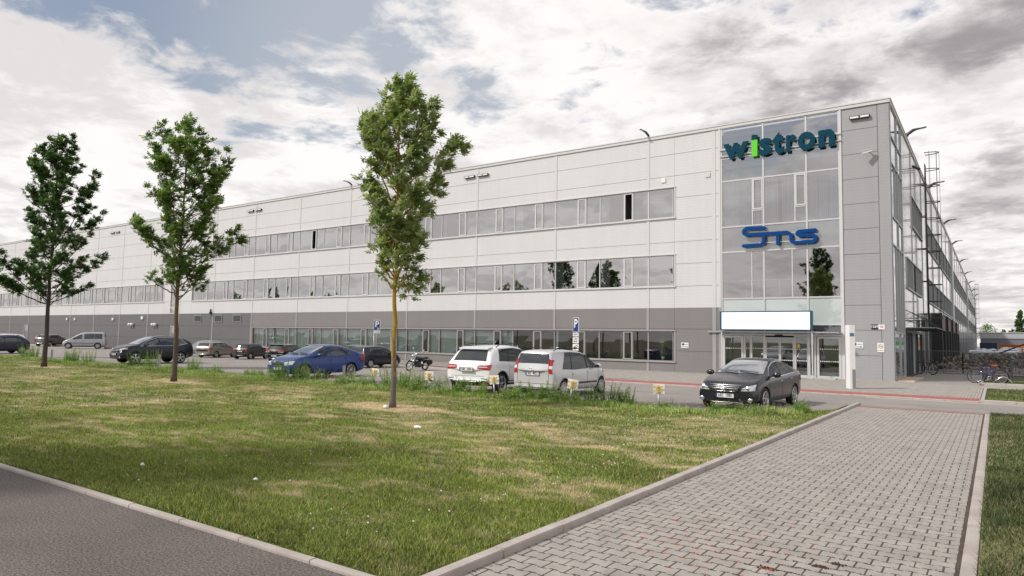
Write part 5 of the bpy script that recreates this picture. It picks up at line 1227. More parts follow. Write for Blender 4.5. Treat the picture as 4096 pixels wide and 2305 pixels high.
    if sp.get('rails'):
        mb = MB(); x0, x1 = sp['rails']
        for s in (1, -1):
            P_ = [Vector((x0+(x1-x0)*u/8, s*W_*rw*.93, zt(x0+(x1-x0)*u/8)+(.055 if 0 < u < 8 else -.02))) for u in range(9)]; mb.tube(P_, .017, 6)
        mb.build('roof_rail', BLACK, t)
    if sp.get('spoiler'):
        x, dz = sp['spoiler']; mb = MB(); mb.prism([(x-.10, zt(x+.1)-.05), (x+.22, zt(x+.2)-.01), (x+.22, zt(x+.2)+.02), (x-.10, zt(x+.1)-.015)], -W_*rw*.86, W_*rw*.86); mb.build('spoiler', PM, t)
    if sp.get('antenna'): x = sp['antenna']; MB().tube([(x, 0, zt(x)-.01), (x-.28, 0, zt(x)+.32)], .006, 5).build('antenna', BLACK, t)
    for x in (wb, -wb):
        for s in (1, -1): make_wheel(t, x, s*(W_-.115), R, .205, s, sp['wheel'], sp.get('rimf', .68))
    return t
def badge(t, x, z, r, m=CHROME): 
    mb = MB(); mb.lathe([(r*.72, 0), (r*.72, .008), (r, .008), (r, 0)], 'x', 18, 0, (x, 0, z)); mb.lathe([(0, .004), (r*.35, .004)], 'x', 10, 0, (x, 0, z)); return mb.build('badge', m, t)
paint('charcoal', (.022, .022, .028), .2, .22, .35); paint('silver', (.62, .62, .63), .3, .34); paint('white', (.86, .86, .86), 0., .3); paint('blue', (.007, .042, .21), .25, .25, .6); paint('navy', (.005, .007, .016), .1, .25, .25)
paint('darknavy', (.007, .009, .03), .3, .28); paint('beige', (.27, .245, .225), .5, .35); paint('oldgrey', (.05, .048, .05), .2, .5, .3); paint('black', (.007, .007, .008), 0, .2); paint('vansilver', (.43, .44, .46), .45, .36); paint('brown', (.15, .135, .125), .5, .35); paint('felicia', (.01, .012, .035), .1, .35, .6); paint('teal', (.18, .26, .29), .5, .3)
SEDAN = dict(Lf=2.28, Lr=-2.40, W=1.81, wb=2.70, R=.325, wheel='seven', rimf=.72,
    top=[(2.28, .60), (2.22, .68), (2.0, .80), (1.5, .92), (1.15, .985), (1.0, 1.02), (.45, 1.29), (.05, 1.43), (-.35, 1.475), (-.8, 1.46), (-1.2, 1.36), (-1.75, 1.13), (-2.0, 1.09), (-2.3, 1.06), (-2.40, .96)],
    belt=[(2.28, .56), (1.9, .72), (1.2, .86), (.9, .90), (-.5, .96), (-1.5, 1.02), (-2.4, .98)], cab=(-1.8, 1.0), rw=.70, tm=.10, chrome=True, chromeh=True,
    wins=[(.92, .92, -.10, -.02), (-.17, -.09, -1.02, -.84), (-1.08, -.90, -1.45, -1.30)], seams=[1.0, -.13, -1.05], handles=[.08, -.88], mirror=(.72, .98),
    wscreen=(1.02, .12, .70, .56), rscreen=(-1.72, -1.05, .66, .52), wipers=True, plan=[.86, .94, 1, 1, .955, .86],
    hl=[(.46, .57), (.80, .585), (.79, .755), (.50, .64)], tl=[([(.55, .75), (.86, .75), (.86, .92), (.55, .92)], TAIL)],
    front=[([(-.34, .555), (.34, .555), (.45, .70), (-.45, .70)], GRILLE), ([(-.33, .25), (.33, .25), (.42, .47), (-.42, .47)], GRILLE)], bars=[(.46, .705), (.42, .66), (.40, .625), (.37, .59), (.30, .55)], fog=[(.70, .33)], fp=.425, rp=.75, txt='6B2  1060')
MPV = dict(Lf=2.05, Lr=-2.10, W=1.70, wb=2.62, R=.31, wheel='cap',
    top=[(2.05, .66), (1.98, .78), (1.7, .92), (1.3, 1.02), (1.12, 1.08), (.75, 1.32), (.35, 1.51), (0, 1.58), (-.6, 1.61), (-1.5, 1.60), (-1.85, 1.57), (-1.95, 1.50), (-2.05, 1.02), (-2.10, .85)],
    belt=[(2.05, .6), (1.6, .82), (1.1, .93), (.35, .95), (.25, .93), (-.6, .90), (-1.5, .93), (-2.1, .95)], cab=(-2, 1.1), rw=.79, tm=.10,
    wins=[(1.04, 1.04, .30, .28), (.20, .18, -.78, -.70), (-.84, -.76, -1.40, -1.05)], blackpillar=True, seams=[.24, -.80, 1.05], handles=[.45, -.60], strip=(.44, .50), mirror=(.82, 1.0), rails=(.25, -1.70),
    wscreen=(1.12, .42, .66, .55), rscreen=(-2.03, -1.945, .66, .57), low=[.30, .22, .2, .24], plan=[.93, .97, 1, 1, .94, .80],
    hl=[(.45, .66), (.78, .68), (.76, .86), (.50, .80)], tl=[([(.63, .82), (.775, .80), (.72, 1.26), (.60, 1.30)], TAIL), ([(.645, .97), (.755, .96), (.74, 1.06), (.635, 1.06)], TAILW)],
    back=[([(-.74, .24), (.74, .24), (.76, .36), (-.76, .36)], CLAD), ([(-.78, .47), (.78, .47), (.78, .48), (-.78, .48)], SEAM), ([(-.50, .885), (.50, .885), (.50, .895), (-.50, .895)], SEAM), ([(-.63, .48), (-.622, .48), (-.622, 1.0), (-.63, 1.0)], SEAM), ([(.622, .48), (.63, .48), (.63, 1.0), (.622, 1.0)], SEAM)], rp=.80, fp=.4, txt='9B9  4032')
SUVW = dict(Lf=2.25, Lr=-2.24, W=1.88, wb=2.87, R=.35, wheel='five', rimf=.72,
    top=[(2.25, .72), (2.18, .86), (1.9, .98), (1.4, 1.07), (1.1, 1.12), (.6, 1.42), (.2, 1.58), (-.4, 1.63), (-1.2, 1.60), (-1.60, 1.54), (-1.78, 1.46), (-2.08, 1.06), (-2.2, .98), (-2.24, .75)],
    belt=[(2.25, .68), (1.7, .92), (1.0, 1.0), (-.5, 1.04), (-1.5, 1.08), (-2.24, .98)], cab=(-1.9, 1.1), rw=.73, tm=.11, chrome=True,
    wins=[(1.0, 1.0, 0, .05), (-.06, -.02, -.95, -.82), (-1.02, -.88, -1.55, -1.35)], seams=[1.05, -.03, -.98], handles=[.15, -.75], mirror=(.8, 1.08), cladarch=True, lip=.12, sill=.36, rails=(.3, -1.4),
    wscreen=(1.1, .3, .7, .58), rscreen=(-2.06, -1.74, .66, .56), low=[.42, .25, .25, .3], plan=[.88, .95, 1, 1, .95, .82], spoiler=(-1.72, 0),
    hl=[(.5, .70), (.82, .74), (.82, .88), (.5, .84)], tl=[([(.42, .84), (.86, .80), (.87, .98), (.42, .945)], TAIL), ([(.46, .885), (.78, .885), (.78, .91), (.46, .905)], TAILW)],
    back=[([(-.78, .26), (.78, .26), (.86, .46), (-.86, .46)], CLAD), ([(-.55, .44), (.55, .44), (.55, .462), (-.55, .462)], CHROME), ([(-.62, .965), (.62, .965), (.62, .973), (-.62, .973)], SEAM), ([(-.65, .60), (.65, .60), (.65, .607), (-.65, .607)], SEAM), ([(.55, .52), (.78, .50), (.78, .525), (.55, .54)], SEAM), ([(-.78, .50), (-.55, .52), (-.55, .54), (-.78, .525)], SEAM)], rp=.82, txt='1BR  2086')
LIFTB = dict(SEDAN, Lf=2.16, Lr=-2.30, W=1.77, wb=2.58, R=.315, wheel='ten', chrome=False, chromeh=False, rimf=.74,
    top=[(2.16, .62), (2.08, .72), (1.85, .82), (1.4, .94), (1.1, .985), (.95, 1.02), (.4, 1.29), (.0, 1.42), (-.35, 1.46), (-.8, 1.45), (-1.2, 1.36), (-1.8, 1.12), (-2.1, 1.07), (-2.25, 1.02), (-2.30, .85)],
    belt=[(2.16, .58), (1.8, .74), (1.1, .87), (.9, .9), (-.5, .94), (-1.5, 1.0), (-2.3, .96)], wins=[(.86, .86, -.08, -.02), (-.16, -.10, -.98, -.82), (-1.02, -.86, -1.38, -1.22)], seams=[.95, -.12, -1.0], mirror=(.66, .97),
    wscreen=(.98, .06, .68, .55), rscreen=(-1.76, -1.08, .62, .5), hl=[(.44, .56), (.78, .60), (.78, .76), (.42, .68)], front=[([(-.28, .55), (.28, .55), (.36, .71), (-.36, .71)], GRILLE), ([(-.5, .24), (.5, .24), (.5, .36), (-.5, .36)], GRILLE)], bars=[(.37, .715), (.28, .545)], fog=[(.66, .33)], fp=.42, txt='3B5 5438', blackpillar=False)
SUVN = dict(SUVW, Lf=2.27, Lr=-2.26, W=1.82, wb=2.62, R=.345, wheel='five',
    top=[(2.27, .68), (2.2, .84), (1.9, 1.0), (1.4, 1.09), (1.12, 1.13), (.55, 1.46), (.1, 1.62), (-.5, 1.67), (-1.2, 1.62), (-1.7, 1.50), (-2.0, 1.28), (-2.16, 1.05), (-2.26, .7)],
    belt=[(2.27, .66), (1.7, .93), (1.0, 1.03), (-.5, 1.05), (-1.2, 1.08), (-1.8, 1.22), (-2.26, 1.1)], wins=[(1.02, 1.02, -.05, .02), (-.12, -.05, -1.0, -.85), (-1.06, -.92, -1.72, -1.42)], seams=[1.05, -.08, -1.0], handles=[.1, -.8], mirror=(.78, 1.1),
    wscreen=(1.12, .22, .7, .58), rscreen=(-2.1, -1.72, .6, .5), rails=None, hl=[(.46, .76), (.82, .84), (.80, .95), (.46, .86)], front=[([(-.42, .66), (.42, .66), (.44, .90), (-.44, .90)], GRILLE), ([(-.6, .28), (.6, .28), (.6, .44), (-.6, .44)], GRILLE)], bars=[(.44, .90), (.44, .82), (.44, .74), (.42, .66)], fog=[(.68, .38)], fp=.56,
    tl=[([(.70, .92), (.86, .88), (.74, 1.35), (.64, 1.30)], TAIL)], back=[], txt='5B8 7052', spoiler=None)
HATCH = dict(Lf=1.98, Lr=-1.98, W=1.64, wb=2.46, R=.30, wheel='cap', sub=1,
    top=[(1.98, .62), (1.92, .74), (1.6, .88), (1.2, .99), (1.05, 1.03), (.6, 1.30), (.25, 1.44), (-.2, 1.50), (-1.2, 1.48), (-1.6, 1.42), (-1.70, 1.36), (-1.88, .98), (-1.98, .78)],
    belt=[(1.98, .56), (1.5, .78), (1.0, .90), (-.5, .93), (-1.3, .98), (-1.98, .95)], cab=(-1.8, 1.0), rw=.78, tm=.10, wins=[(.95, .95, .02, .05), (-.06, -.02, -.90, -.82), (-1.0, -.92, -1.35, -1.2)], blackpillar=False, seams=[-.02, -.95, 1.0], handles=[.12, -.75], mirror=(.7, .97), blackmirror=True, strip=(.46, .50),
    wscreen=(1.05, .3, .62, .52), rscreen=(-1.86, -1.68, .60, .52), hl=[(.4, .62), (.72, .66), (.72, .82), (.42, .76)], tl=[([(.62, .78), (.76, .76), (.73, 1.02), (.62, 1.02)], TAIL), ([(.64, .80), (.74, .79), (.735, .86), (.64, .86)], TAILW)], back=[([(-.7, .40), (.7, .40), (.7, .41), (-.7, .41)], SEAM)], rp=.52, txt='8B3 2714', antenna=-1.2)
ESTATE = dict(HATCH, Lf=2.0, Lr=-2.22, W=1.73, wb=2.47, wheel='five',
    top=[(2.0, .62), (1.92, .74), (1.6, .88), (1.2, .99), (1.05, 1.02), (.5, 1.32), (.1, 1.44), (-.4, 1.475), (-1.2, 1.46), (-1.75, 1.42), (-1.85, 1.36), (-2.08, 1.0), (-2.18, .92), (-2.22, .7)], belt=[(2., .56), (1.5, .78), (1.0, .9), (-.5, .94), (-1.5, 1.0), (-2.22, .96)],
    wins=[(.95, .95, .0, .03), (-.06, -.02, -.92, -.84), (-1.0, -.9, -1.75, -1.5)], rscreen=(-2.06, -1.82, .62, .52), tl=[([(.50, .76), (.84, .74), (.84, .92), (.50, .92)], TAIL), ([(.52, .82), (.70, .82), (.70, .86), (.52, .86)], TAILW)], strip=None, rp=.86, txt='7B1 3965', blackmirror=False, back=[([(-.6, .58), (.6, .58), (.62, .70), (-.62, .70)], SEAM)])
UNO = dict(HATCH, Lf=1.80, Lr=-1.84, W=1.55, wb=2.36, R=.285, plan=[.95, .98, 1, 1, .96, .9], top=[(1.8, .62), (1.75, .76), (1.4, .86), (1.1, .93), (.95, .96), (.55, 1.28), (.3, 1.39), (-.2, 1.41), (-1.3, 1.40), (-1.52, 1.36), (-1.72, .96), (-1.84, .80)], belt=[(1.8, .6), (1.4, .8), (.9, .88), (-.5, .9), (-1.84, .9)],
    wins=[(.86, .86, .0, .0), (-.07, -.07, -.82, -.72), (-.9, -.82, -1.28, -1.22)], wscreen=(.96, .35, .6, .52), rscreen=(-1.70, -1.50, .60, .52), tl=[([(.55, .60), (.70, .60), (.70, .86), (.55, .86)], TAIL)], back=[([(-.78, .34), (.78, .34), (.78, .56), (-.78, .56)], CLAD)], rp=.72, antenna=None, handles=[.1, -.72], strip=None, mirror=(.66, .92))
GOLF = dict(HATCH, Lf=2.05, Lr=-2.15, W=1.78, wb=2.58, R=.31, wheel='five', top=[(2.05, .62), (1.95, .74), (1.6, .88), (1.2, .98), (1.05, 1.02), (.5, 1.32), (.1, 1.45), (-.4, 1.50), (-1.4, 1.48), (-1.8, 1.43), (-1.88, 1.36), (-2.05, 1.0), (-2.15, .8)], wins=[(.95, .95, .0, .03), (-.06, -.02, -.95, -.86), (-1.02, -.92, -1.6, -1.45)], rscreen=(-2.03, -1.86, .64, .54),
    tl=[([(.36, .80), (.82, .80), (.82, .98), (.40, .94)], TAIL), ([(.42, .82), (.80, .81), (.80, .85), (.42, .85)], TAILW)], strip=None, rp=.52, spoiler=(-1.85, 0), back=[([(-.76, .62), (.76, .62), (.76, .66), (-.76, .66)], CHROME)], blackmirror=False)
VAN = dict(HATCH, Lf=2.05, Lr=-2.20, W=1.79, wb=2.68, R=.315, wheel='cap', top=[(2.05, .64), (1.98, .78), (1.7, .92), (1.3, 1.04), (1.15, 1.10), (.7, 1.45), (.35, 1.66), (0, 1.76), (-.6, 1.80), (-1.8, 1.79), (-2.0, 1.74), (-2.1, 1.0), (-2.2, .7)], belt=[(2.05, .6), (1.6, .84), (1.1, .98), (-.4, 1.02), (-2.2, 1.05)],
    wins=[(1.05, 1.05, .12, .12), (-.06, -.06, -1.0, -1.0), (-1.02, -1.02, -1.75, -1.72)], tm=.17, rw=.84, seams=[.05, -1.0, 1.1], handles=[.2, -.12], strip=(.58, .63), sill=.30, wscreen=(1.15, .4, .7, .6), rscreen=(-2.07, -2.01, .6, .6), hl=[(.46, .72), (.80, .72), (.80, .86), (.46, .82)], front=[([(-.42, .70), (.42, .70), (.44, .80), (-.44, .80)], GRILLE), ([(-.86, .26), (.86, .26), (.86, .66), (-.86, .66)], CLAD)], fp=.52, mirror=(.82, 1.08), antenna=None, blackmirror=True, txt='2B6 8841')
XONE = dict(SUVN, Lf=2.1, Lr=-2.2, W=1.8, wb=2.66, cladarch=True)
FEL = dict(HATCH, Lf=1.95, Lr=-1.92, W=1.64, wb=2.45, R=.29, top=[(1.95, .6), (1.88, .72), (1.5, .82), (1.15, .9), (1.0, .93), (.5, 1.25), (.15, 1.38), (-.3, 1.415), (-.95, 1.40), (-1.25, 1.33), (-1.65, 1.06), (-1.82, .95), (-1.92, .75)], belt=[(1.95, .58), (1.0, .86), (-.5, .88), (-1.4, .92), (-1.92, .9)], wins=[(.9, .9, .0, .02), (-.06, -.04, -.88, -.78), (-.95, -.85, -1.38, -1.18)], rscreen=(-1.66, -1.24, .58, .5), strip=None, antenna=None)
G_ = 'cars parked nose out along the lawn'; G2 = 'cars in the second row facing the building'
A = car('parked_car', 'dark grey saloon facing the camera with plate 6B2 1060', (-6.10, 21.42, 0), -93.7, SEDAN, 'charcoal', scale=.98)
# oval badge on the saloon grille
mb = MB()
for (ry, rz_, oz) in ((.085, .056, 0), (.028, .055, 0), (.06, .022, .024)):
    P_ = [(2.315, ry*math.cos(a*PI/10), .665+oz+rz_*math.sin(a*PI/10)) for a in range(21)]; mb.tube(P_, .006, 5)
mb.build('badge', CHROME, A)
B = car('parked_car', 'silver tall family car with black roof rails and rear plate 9B9 4032', (-12.37, 20.83, 0), 89.5, MPV, 'silver', scale=.97); badge(B, -2.135, .96, .045)
Cc = car('parked_car', 'white off-roader with wide red tail lamps and rear plate 1BR 2086', (-14.89, 20.61, 0), 94., SUVW, 'white', scale=1.02)
D_ = car('parked_car', 'bright blue saloon with black grille facing the lawn behind tall weeds', (-25.38, 20.70, 0), -89.7, LIFTB, 'blue', scale=1.02); badge(D_, 2.175, .70, .05)
E_ = car('parked_car', 'dark navy off-roader with chrome grille bars and chrome window line', (-42.59, 22.15, 0), -92.9, SUVN, 'navy', scale=1.02)
F_ = car('parked_car', 'dark blue hatchback cut by the left edge of the photo, seen from its rear corner', (-64.76, 21.5, 0), -83.3, FEL, 'felicia', scale=1.064)
car('parked_car', 'dark navy hatchback between the blue saloon and the motorcycle, red tail lamp', (-31.10, 29.87, 0), 91.7, HATCH, 'darknavy', scale=.885)
car('parked_car', 'beige estate car seen from behind, left of the old grey hatchback', (-50.88, 31.68, 0), 110.5, ESTATE, 'beige', scale=.846)
car('parked_car', 'old boxy dark grey hatchback seen from behind, right of the beige estate', (-46.76, 31.95, 0), 111., UNO, 'oldgrey', scale=.835)
car('parked_car', 'black hatchback with wide red tail lamps right of the old boxy hatchback', (-40.67, 30.81, 0), 108., GOLF, 'black', scale=.844)
car('parked_car', 'black hatchback mostly hidden behind the windscreen of the blue saloon', (-37.3, 31.2, 0), 108., GOLF, 'black', scale=.87)
car('parked_car', 'black saloon of which only the roof shows behind the blue saloon boot', (-34.3, 31.6, 0), 100., SEDAN, 'black', scale=.90)
car('parked_car', 'pale teal car showing its windscreen just right of the navy off-roader tail', (-54.2, 32.6, 0), -70., HATCH, 'teal', scale=.87)
car('parked_van', 'silver compact van with black lower bumper left of the navy off-roader', (-80.63, 34.54, 0), -118., VAN, 'vansilver', 'van', scale=1.0)
car('parked_car', 'brownish grey off-roader behind the leftmost tree trunk, left of the silver van', (-92.6, 36.1, 0), 119., XONE, 'brown', scale=.894)
car('parked_car', 'white car whose roof shows above the dark blue hatchback at the left edge', (-76.4, 25.5, 0), -80., HATCH, 'white', scale=1.02)
# ================================================================ motorcycle
def motorcycle():
    fx_, fy_ = -26.95, 28.25; hd = math.atan2(-1.46, -.31)
    t = thing('motorcycle', 'black cruiser motorcycle with chrome fork and leather saddlebags on its stand', 'motorcycle', (-26.80, 28.98, 0), hd)
    MBK = paint('motoblack', (.006, .006, .007), 0., .25); LEA = mat('black_leather', (.016, .015, .015), .55, bump=.3, bscale=30)
    def wheel(x, r, w_, nm, tilt=0):
        m = MB(); m.lathe([(r*.78, -w_*.3), (r*.88, -w_/2), (r*.97, -w_*.35), (r, 0), (r*.97, w_*.35), (r*.88, w_/2), (r*.78, w_*.3)], 'y', 26, 0, (x, 0, r)); o = m.build(nm, RUB, t)
        m = MB(); m.lathe([(r*.74, -.015), (r*.79, -.02), (r*.79, .02), (r*.74, .015), (r*.74, -.015)], 'y', 24, 0, (x, 0, r)); m.tube([(x, -.06, r), (x, .06, r)], .04, 10)
        for k in range(16): a = 2*PI*k/16; m.tube([(x, .03*(-1)**k, r), (x+math.cos(a)*r*.76, 0, r+math.sin(a)*r*.76)], .004, 4, cap=False)
        m.build('rim', CHROME, o)
    wheel(.80, .33, .09, 'wheel'); wheel(-.72, .32, .15, 'wheel')
    f = MB()
    for s in (-1, 1): f.tube([(.80, s*.09, .33), (.36, s*.09, 1.02)], [.030, .022], 8)
    f.tube([(.36, -.11, 1.02), (.36, .11, 1.02)], .03, 8); f.tube([(.47, -.11, .84), (.47, .11, .84)], .022, 8); f.build('fork', CHROME, t)
    h = MB(); h.tube([(.02, -.42, 1.12), (.14, -.38, 1.18), (.34, -.15, 1.14), (.36, 0, 1.06), (.34, .15, 1.14), (.14, .38, 1.18), (.02, .42, 1.12)], .014, 7)
    for s in (-1, 1): h.tube([(.14, s*.38, 1.18), (.16, s*.42, 1.33)], .008, 5); h.box(.14, .17, s*.42-.06, s*.42+.06, 1.31, 1.40)
    h.build('handlebar', CHROME, t)
    m = MB(); m.lathe([(0, .10), (.07, .08), (.095, 0), (.08, -.08), (0, -.12)], 'x', 14, 0, (.55, 0, .95)); m.build('headlight', CHROME, t)
    m = MB(); m.lathe([(0, -.36), (.10, -.30), (.15, -.05), (.155, .10), (.11, .26), (0, .32)], 'x', 14, 0, (0, 0, 0)); m.v = [(a*1.+.10, b*.95, c*.8+.80) for a, b, c in m.v]; m.build('tank', MBK, t)
    m = MB(); m.box(-.15, .25, -.14, .14, .30, .62); m.lathe([(0, -.17), (.14, -.17), (.16, -.1), (.16, .1), (.14, .17), (0, .17)], 'y', 14, 0, (-.02, 0, .36))
    for k in range(6): m.box(-.13, .25, -.17, .17, .42+k*.035, .43+k*.035)
    m.tube([(.30, 0, .95), (.32, 0, .5), (.22, 0, .26), (-.4, 0, .26), (-.72, 0, .32)], .028, 7); m.build('engine', MBK, t)
    m = MB()
    for s in (-1,): m.tube([(.15, s*.16, .5), (.25, s*.2, .3), (0, s*.22, .2), (-.9, s*.24, .26)], [.03, .03, .035, .05], 9)
    m.build('exhaust', CHROME, t)
    m = MB(); m.lathe([(0, -.36), (.12, -.30), (.18, -.1), (.16, .1), (.10, .25), (0, .3)], 'x', 14, 0, (0, 0, 0)); m.v = [(a-.28, b*1.0, c*.45+.73-.10*math.sin((a+.05)*3)) for a, b, c in m.v]; m.build('seat', LEA, t)
    m = MB(); m.lathe([(0, -.2), (.1, -.18), (.12, 0), (.1, .18), (0, .2)], 'x', 12, 0, (0, 0, 0)); m.v = [(a-.68, b, c*.55+.80) for a, b, c in m.v]; m.build('pillion_seat', LEA, t)
    for s in (-1, 1):
        m = MB(); m.lathe([(0, -.25), (.12, -.23), (.16, -.15), (.16, .15), (.12, .23), (0, .25)], 'x', 12, 0, (0, 0, 0)); m.v = [(a-.80, b*.6+s*.24, c*1.05+.56) for a, b, c in m.v]; m.build('saddlebag', LEA, t)
    m = MB()
    P_ = [(-.72+.37*math.cos(a), 0, .32+.37*math.sin(a)) for a in [PI*k/10 for k in range(0, 11)]]
    for p, q in zip(P_, P_[1:]): m.bar(p, q, .17, .012)
    P_ = [(.80+.36*math.cos(a), 0, .33+.36*math.sin(a)) for a in [PI*(.35+.5*k/6) for k in range(7)]]
    for p, q in zip(P_, P_[1:]): m.bar(p, q, .11, .012)
    m.build('mudguard', MBK, t); MB().tube([(-.1, -.1, .25), (.0, -.36, .02)], .014, 6).build('side_stand', STEEL, t)
    MB().lathe([(0, .03), (.04, .02), (.05, -.02), (0, -.03)], 'x', 10, 0, (-1.03, 0, .74)).build('taillight', TAIL, t)
    t.rotation_euler = (math.radians(-8), 0, hd+.25); t.scale = (.9,)*3; return t
motorcycle()
# ================================================================ bicycles
def bicycle(label, loc, rz, frame, saddle, r=.345, roll=0., bar=BLACK):
    t = thing('bicycle', label, 'bicycle', loc, rz, 'bicycles parked by the building corner')
    wb = 1.06
    for x in (-wb/2, wb/2):
        m = MB(); m.lathe([(r*.87, -.016), (r*.90, -.030), (r*.98, -.025), (r, 0), (r*.98, .025), (r*.90, .030), (r*.87, .016), (r*.87, -.016)], 'y', 30, 0, (x, 0, r)); w_ = m.build('wheel', RUB, t)
        m = MB(); m.lathe([(r*.84, -.01), (r*.88, -.013), (r*.88, .013), (r*.84, .01), (r*.84, -.01)], 'y', 30, 0, (x, 0, r)); m.tube([(x, -.05, r), (x, .05, r)], .022, 8)
        for k in range(18): a = 2*PI*k/18; m.tube([(x, .025*(-1)**k, r), (x+math.cos(a)*r*.88, 0, r+math.sin(a)*r*.88)], .0022, 3, cap=False)
        m.build('rim', ALLOY, w_)
    m = MB(); bb = (-.08, 0, .29); st = (-.26, 0, .80); hd0 = (.36, 0, .66); hd1 = (.32, 0, .80)
    m.tube([bb, st], .024, 7); m.tube([bb, hd0], .030, 7); m.tube([(-.24, 0, .74), hd1], .026, 7); m.tube([hd0, hd1], .030, 7)
    for s in (-1, 1): m.tube([(-wb/2, s*.06, r), (bb[0], s*.03, bb[2])], .010, 5); m.tube([(-wb/2, s*.06, r), (-.245, s*.02, .75)], .008, 5)
    m.build('frame', frame, t)
    m = MB()
    for s in (-1, 1): m.tube([(wb/2, s*.06, r), (.40, s*.055, .60), (.37, s*.03, .66)], .013, 6)
    m.build('fork', frame, t)
    m = MB(); m.tube([hd1, (.30, 0, .90), (.36, 0, .94)], .014, 6); m.tube([(.30, -.31, .97), (.36, -.12, .94), (.36, .12, .94), (.30, .31, .97)], .011, 6); m.build('handlebar', bar, t)
    m = MB(); m.tube([st, (-.285, 0, .92)], .013, 6); m.prism([(-.44, .90), (-.40, .955), (-.15, .945), (-.13, .925), (-.30, .90)], -.06, .06); m.prism([(-.44, .90), (-.42, .955), (-.32, .95), (-.30, .90)], -.085, .085); m.build('saddle', saddle, t)
    m = MB(); m.lathe([(.06, .03), (.085, .03), (.085, .036), (.06, .036)], 'y', 20, 0, bb); m.bar((bb[0], .05, bb[2]), (bb[0]+.12, .05, bb[2]-.12), .02, .02); m.bar((bb[0], -.05, bb[2]), (bb[0]-.12, -.05, bb[2]+.12), .02, .02); m.box(bb[0]+.08, bb[0]+.18, .05, .13, bb[2]-.14, bb[2]-.12); m.box(bb[0]-.18, bb[0]-.08, -.13, -.05, bb[2]+.11, bb[2]+.13)
    m.build('crank', STEEL, t); t.rotation_euler = (roll, 0, rz); return t
PUR = paint('purple', (.035, .022, .16), .3, .3); ORS = mat('orange_saddle', (.5, .10, .02), .5); BLK = paint('bikeblack', (.012, .013, .012), 0, .4); GRN = paint('bikegreen', (.012, .02, .008), 0, .4)
bicycle('purple bicycle with an orange saddle leaning on the silver wheel rack', (-.38, 42.95, .03), PI, PUR, ORS, .355, math.radians(3))
bicycle('black bicycle standing behind the purple one at the wheel rack', (-.28, 43.75, .03), PI-.35, BLK, MATS['black_plastic'], .365, math.radians(-3))
bicycle('black and green mountain bicycle leaning on the railing by the side entrance', (-3.75, 52.6, .03), PI-.75, GRN, MATS['black_plastic'], .40, math.radians(5))
t = thing('bicycle_rack', 'silver arched wheel holder under the purple bicycle', 'rack', (.25, 42.9, .05)); m = MB()
for y in (-.12, .0, .55, .65): m.tube([(-.42, y, 0), (-.28, y, .16), (-.10, y, .30), (.05, y, .34), (.2, y, .28), (.36, y, .10), (.42, y, 0)], .018, 7)
m.tube([(-.42, -.2, .0), (-.42, .75, .0)], .02, 6); m.tube([(.42, -.2, 0), (.42, .75, 0)], .02, 6); m.build('arches', ALLOY, t)
# ================================================================ parking signs
def psign(label, x, y, z0, z1, w_, extra):
    t = thing('parking_sign', label, 'sign', (x, y, 0), math.radians(35)*0)
    f = Vector((x, y, 0)).normalized(); ry = math.atan2(-f.x, f.y)*1.0
    t.rotation_euler = (0, 0, extra)
    MB().tube([(0, .04, 0), (0, .04, z1+.02)], .032, 8).build('post', STEEL, t)
    m = MB(); m.box(-w_/2, w_/2, -.01, .01, z0, z1); o = m.build('panel', PLATEW, t)
    MB().box(-w_/2+.025, w_/2-.025, -.014, -.011, z0+.025, z1-.025).build('blue_field', mat('sign_blue', (.006, .035, .17), .4), o)
    m = MB(); text_on(m, 'P', (z1-z0)*.80, lambda a, b, c: (a, -.018, (z0+z1)/2+b+(z1-z0)*.08), offset=.012); m.build('letter_p', PLATEW, o)
    return t
def psub(t, w_, z0, z1): m = MB(); m.box(-w_/2, w_/2, -.01, .01, z0, z1); return m.build('sub_panel', PLATEW, t)
# near sign (right of the off-roader)
fwd = lambda x, y: x
P1 = psign('tall parking sign with two white text panels behind the silver family car', -16.5, 28.9, 2.25, 2.95, .46, -.41)
o = psub(P1, .46, 1.73, 2.21)
m = MB()
for i, tx_ in enumerate(('POUZE PRO', 'ZAMESTNANCE', 'A VEDENI')): text_on(m, tx_, .085, lambda a, b, c, i=i: (a*.80, -.014, 2.14-i*.105+b), offset=.002)
m.box(-.19, .19, -.014, -.012, 1.865, 1.873); text_on(m, 'MIMO DNI', .08, lambda a, b, c: (a*.80, -.014, 1.80+b), offset=.002); m.build('text', INK, o)
o = psub(P1, .46, 1.38, 1.69)
m = MB(); m.prism([(-.17, 1.60), (.02, 1.60), (.02, 1.68), (-.04, 1.74), (-.12, 1.74), (-.17, 1.68)], -.015, -.012); m.bar((.0, -.014, 1.63), (.18, -.014, 1.76), .004, .04); m.bar((-.02, -.014, 1.74), (.14, -.014, 1.83), .004, .03); m.v = [(a_*.9, b_, c_-.17) for a_, b_, c_ in m.v]; m.build('tow_symbol', INK, o)
P2 = psign('blue disabled parking sign with a white arrow panel seen left of the nearest trunk', -34.2, 32.9, 2.28, 2.98, .46, .45)
m = MB(); m.lathe([(.04, 0), (.04, .004), (.06, .004), (.06, 0)], 'y', 14, 0, (.08, -.022, 2.38)); m.bar((.06, -.02, 2.43), (.08, -.02, 2.52), .004, .025); m.bar((.08, -.02, 2.41), (.15, -.02, 2.37), .004, .02); m.build('wheelchair_symbol', PLATEW, P2)
o = psub(P2, .46, 2.10, 2.25); m = MB(); m.box(-.18, .10, -.014, -.012, 2.165, 2.185); m.prism([(.08, 2.13), (.19, 2.175), (.08, 2.22)], -.015, -.012); m.build('arrow', INK, o)
MB().tube([(-.22, .06, 0), (-.22, .06, 2.2)], .032, 8).build('post', STEEL, P2)
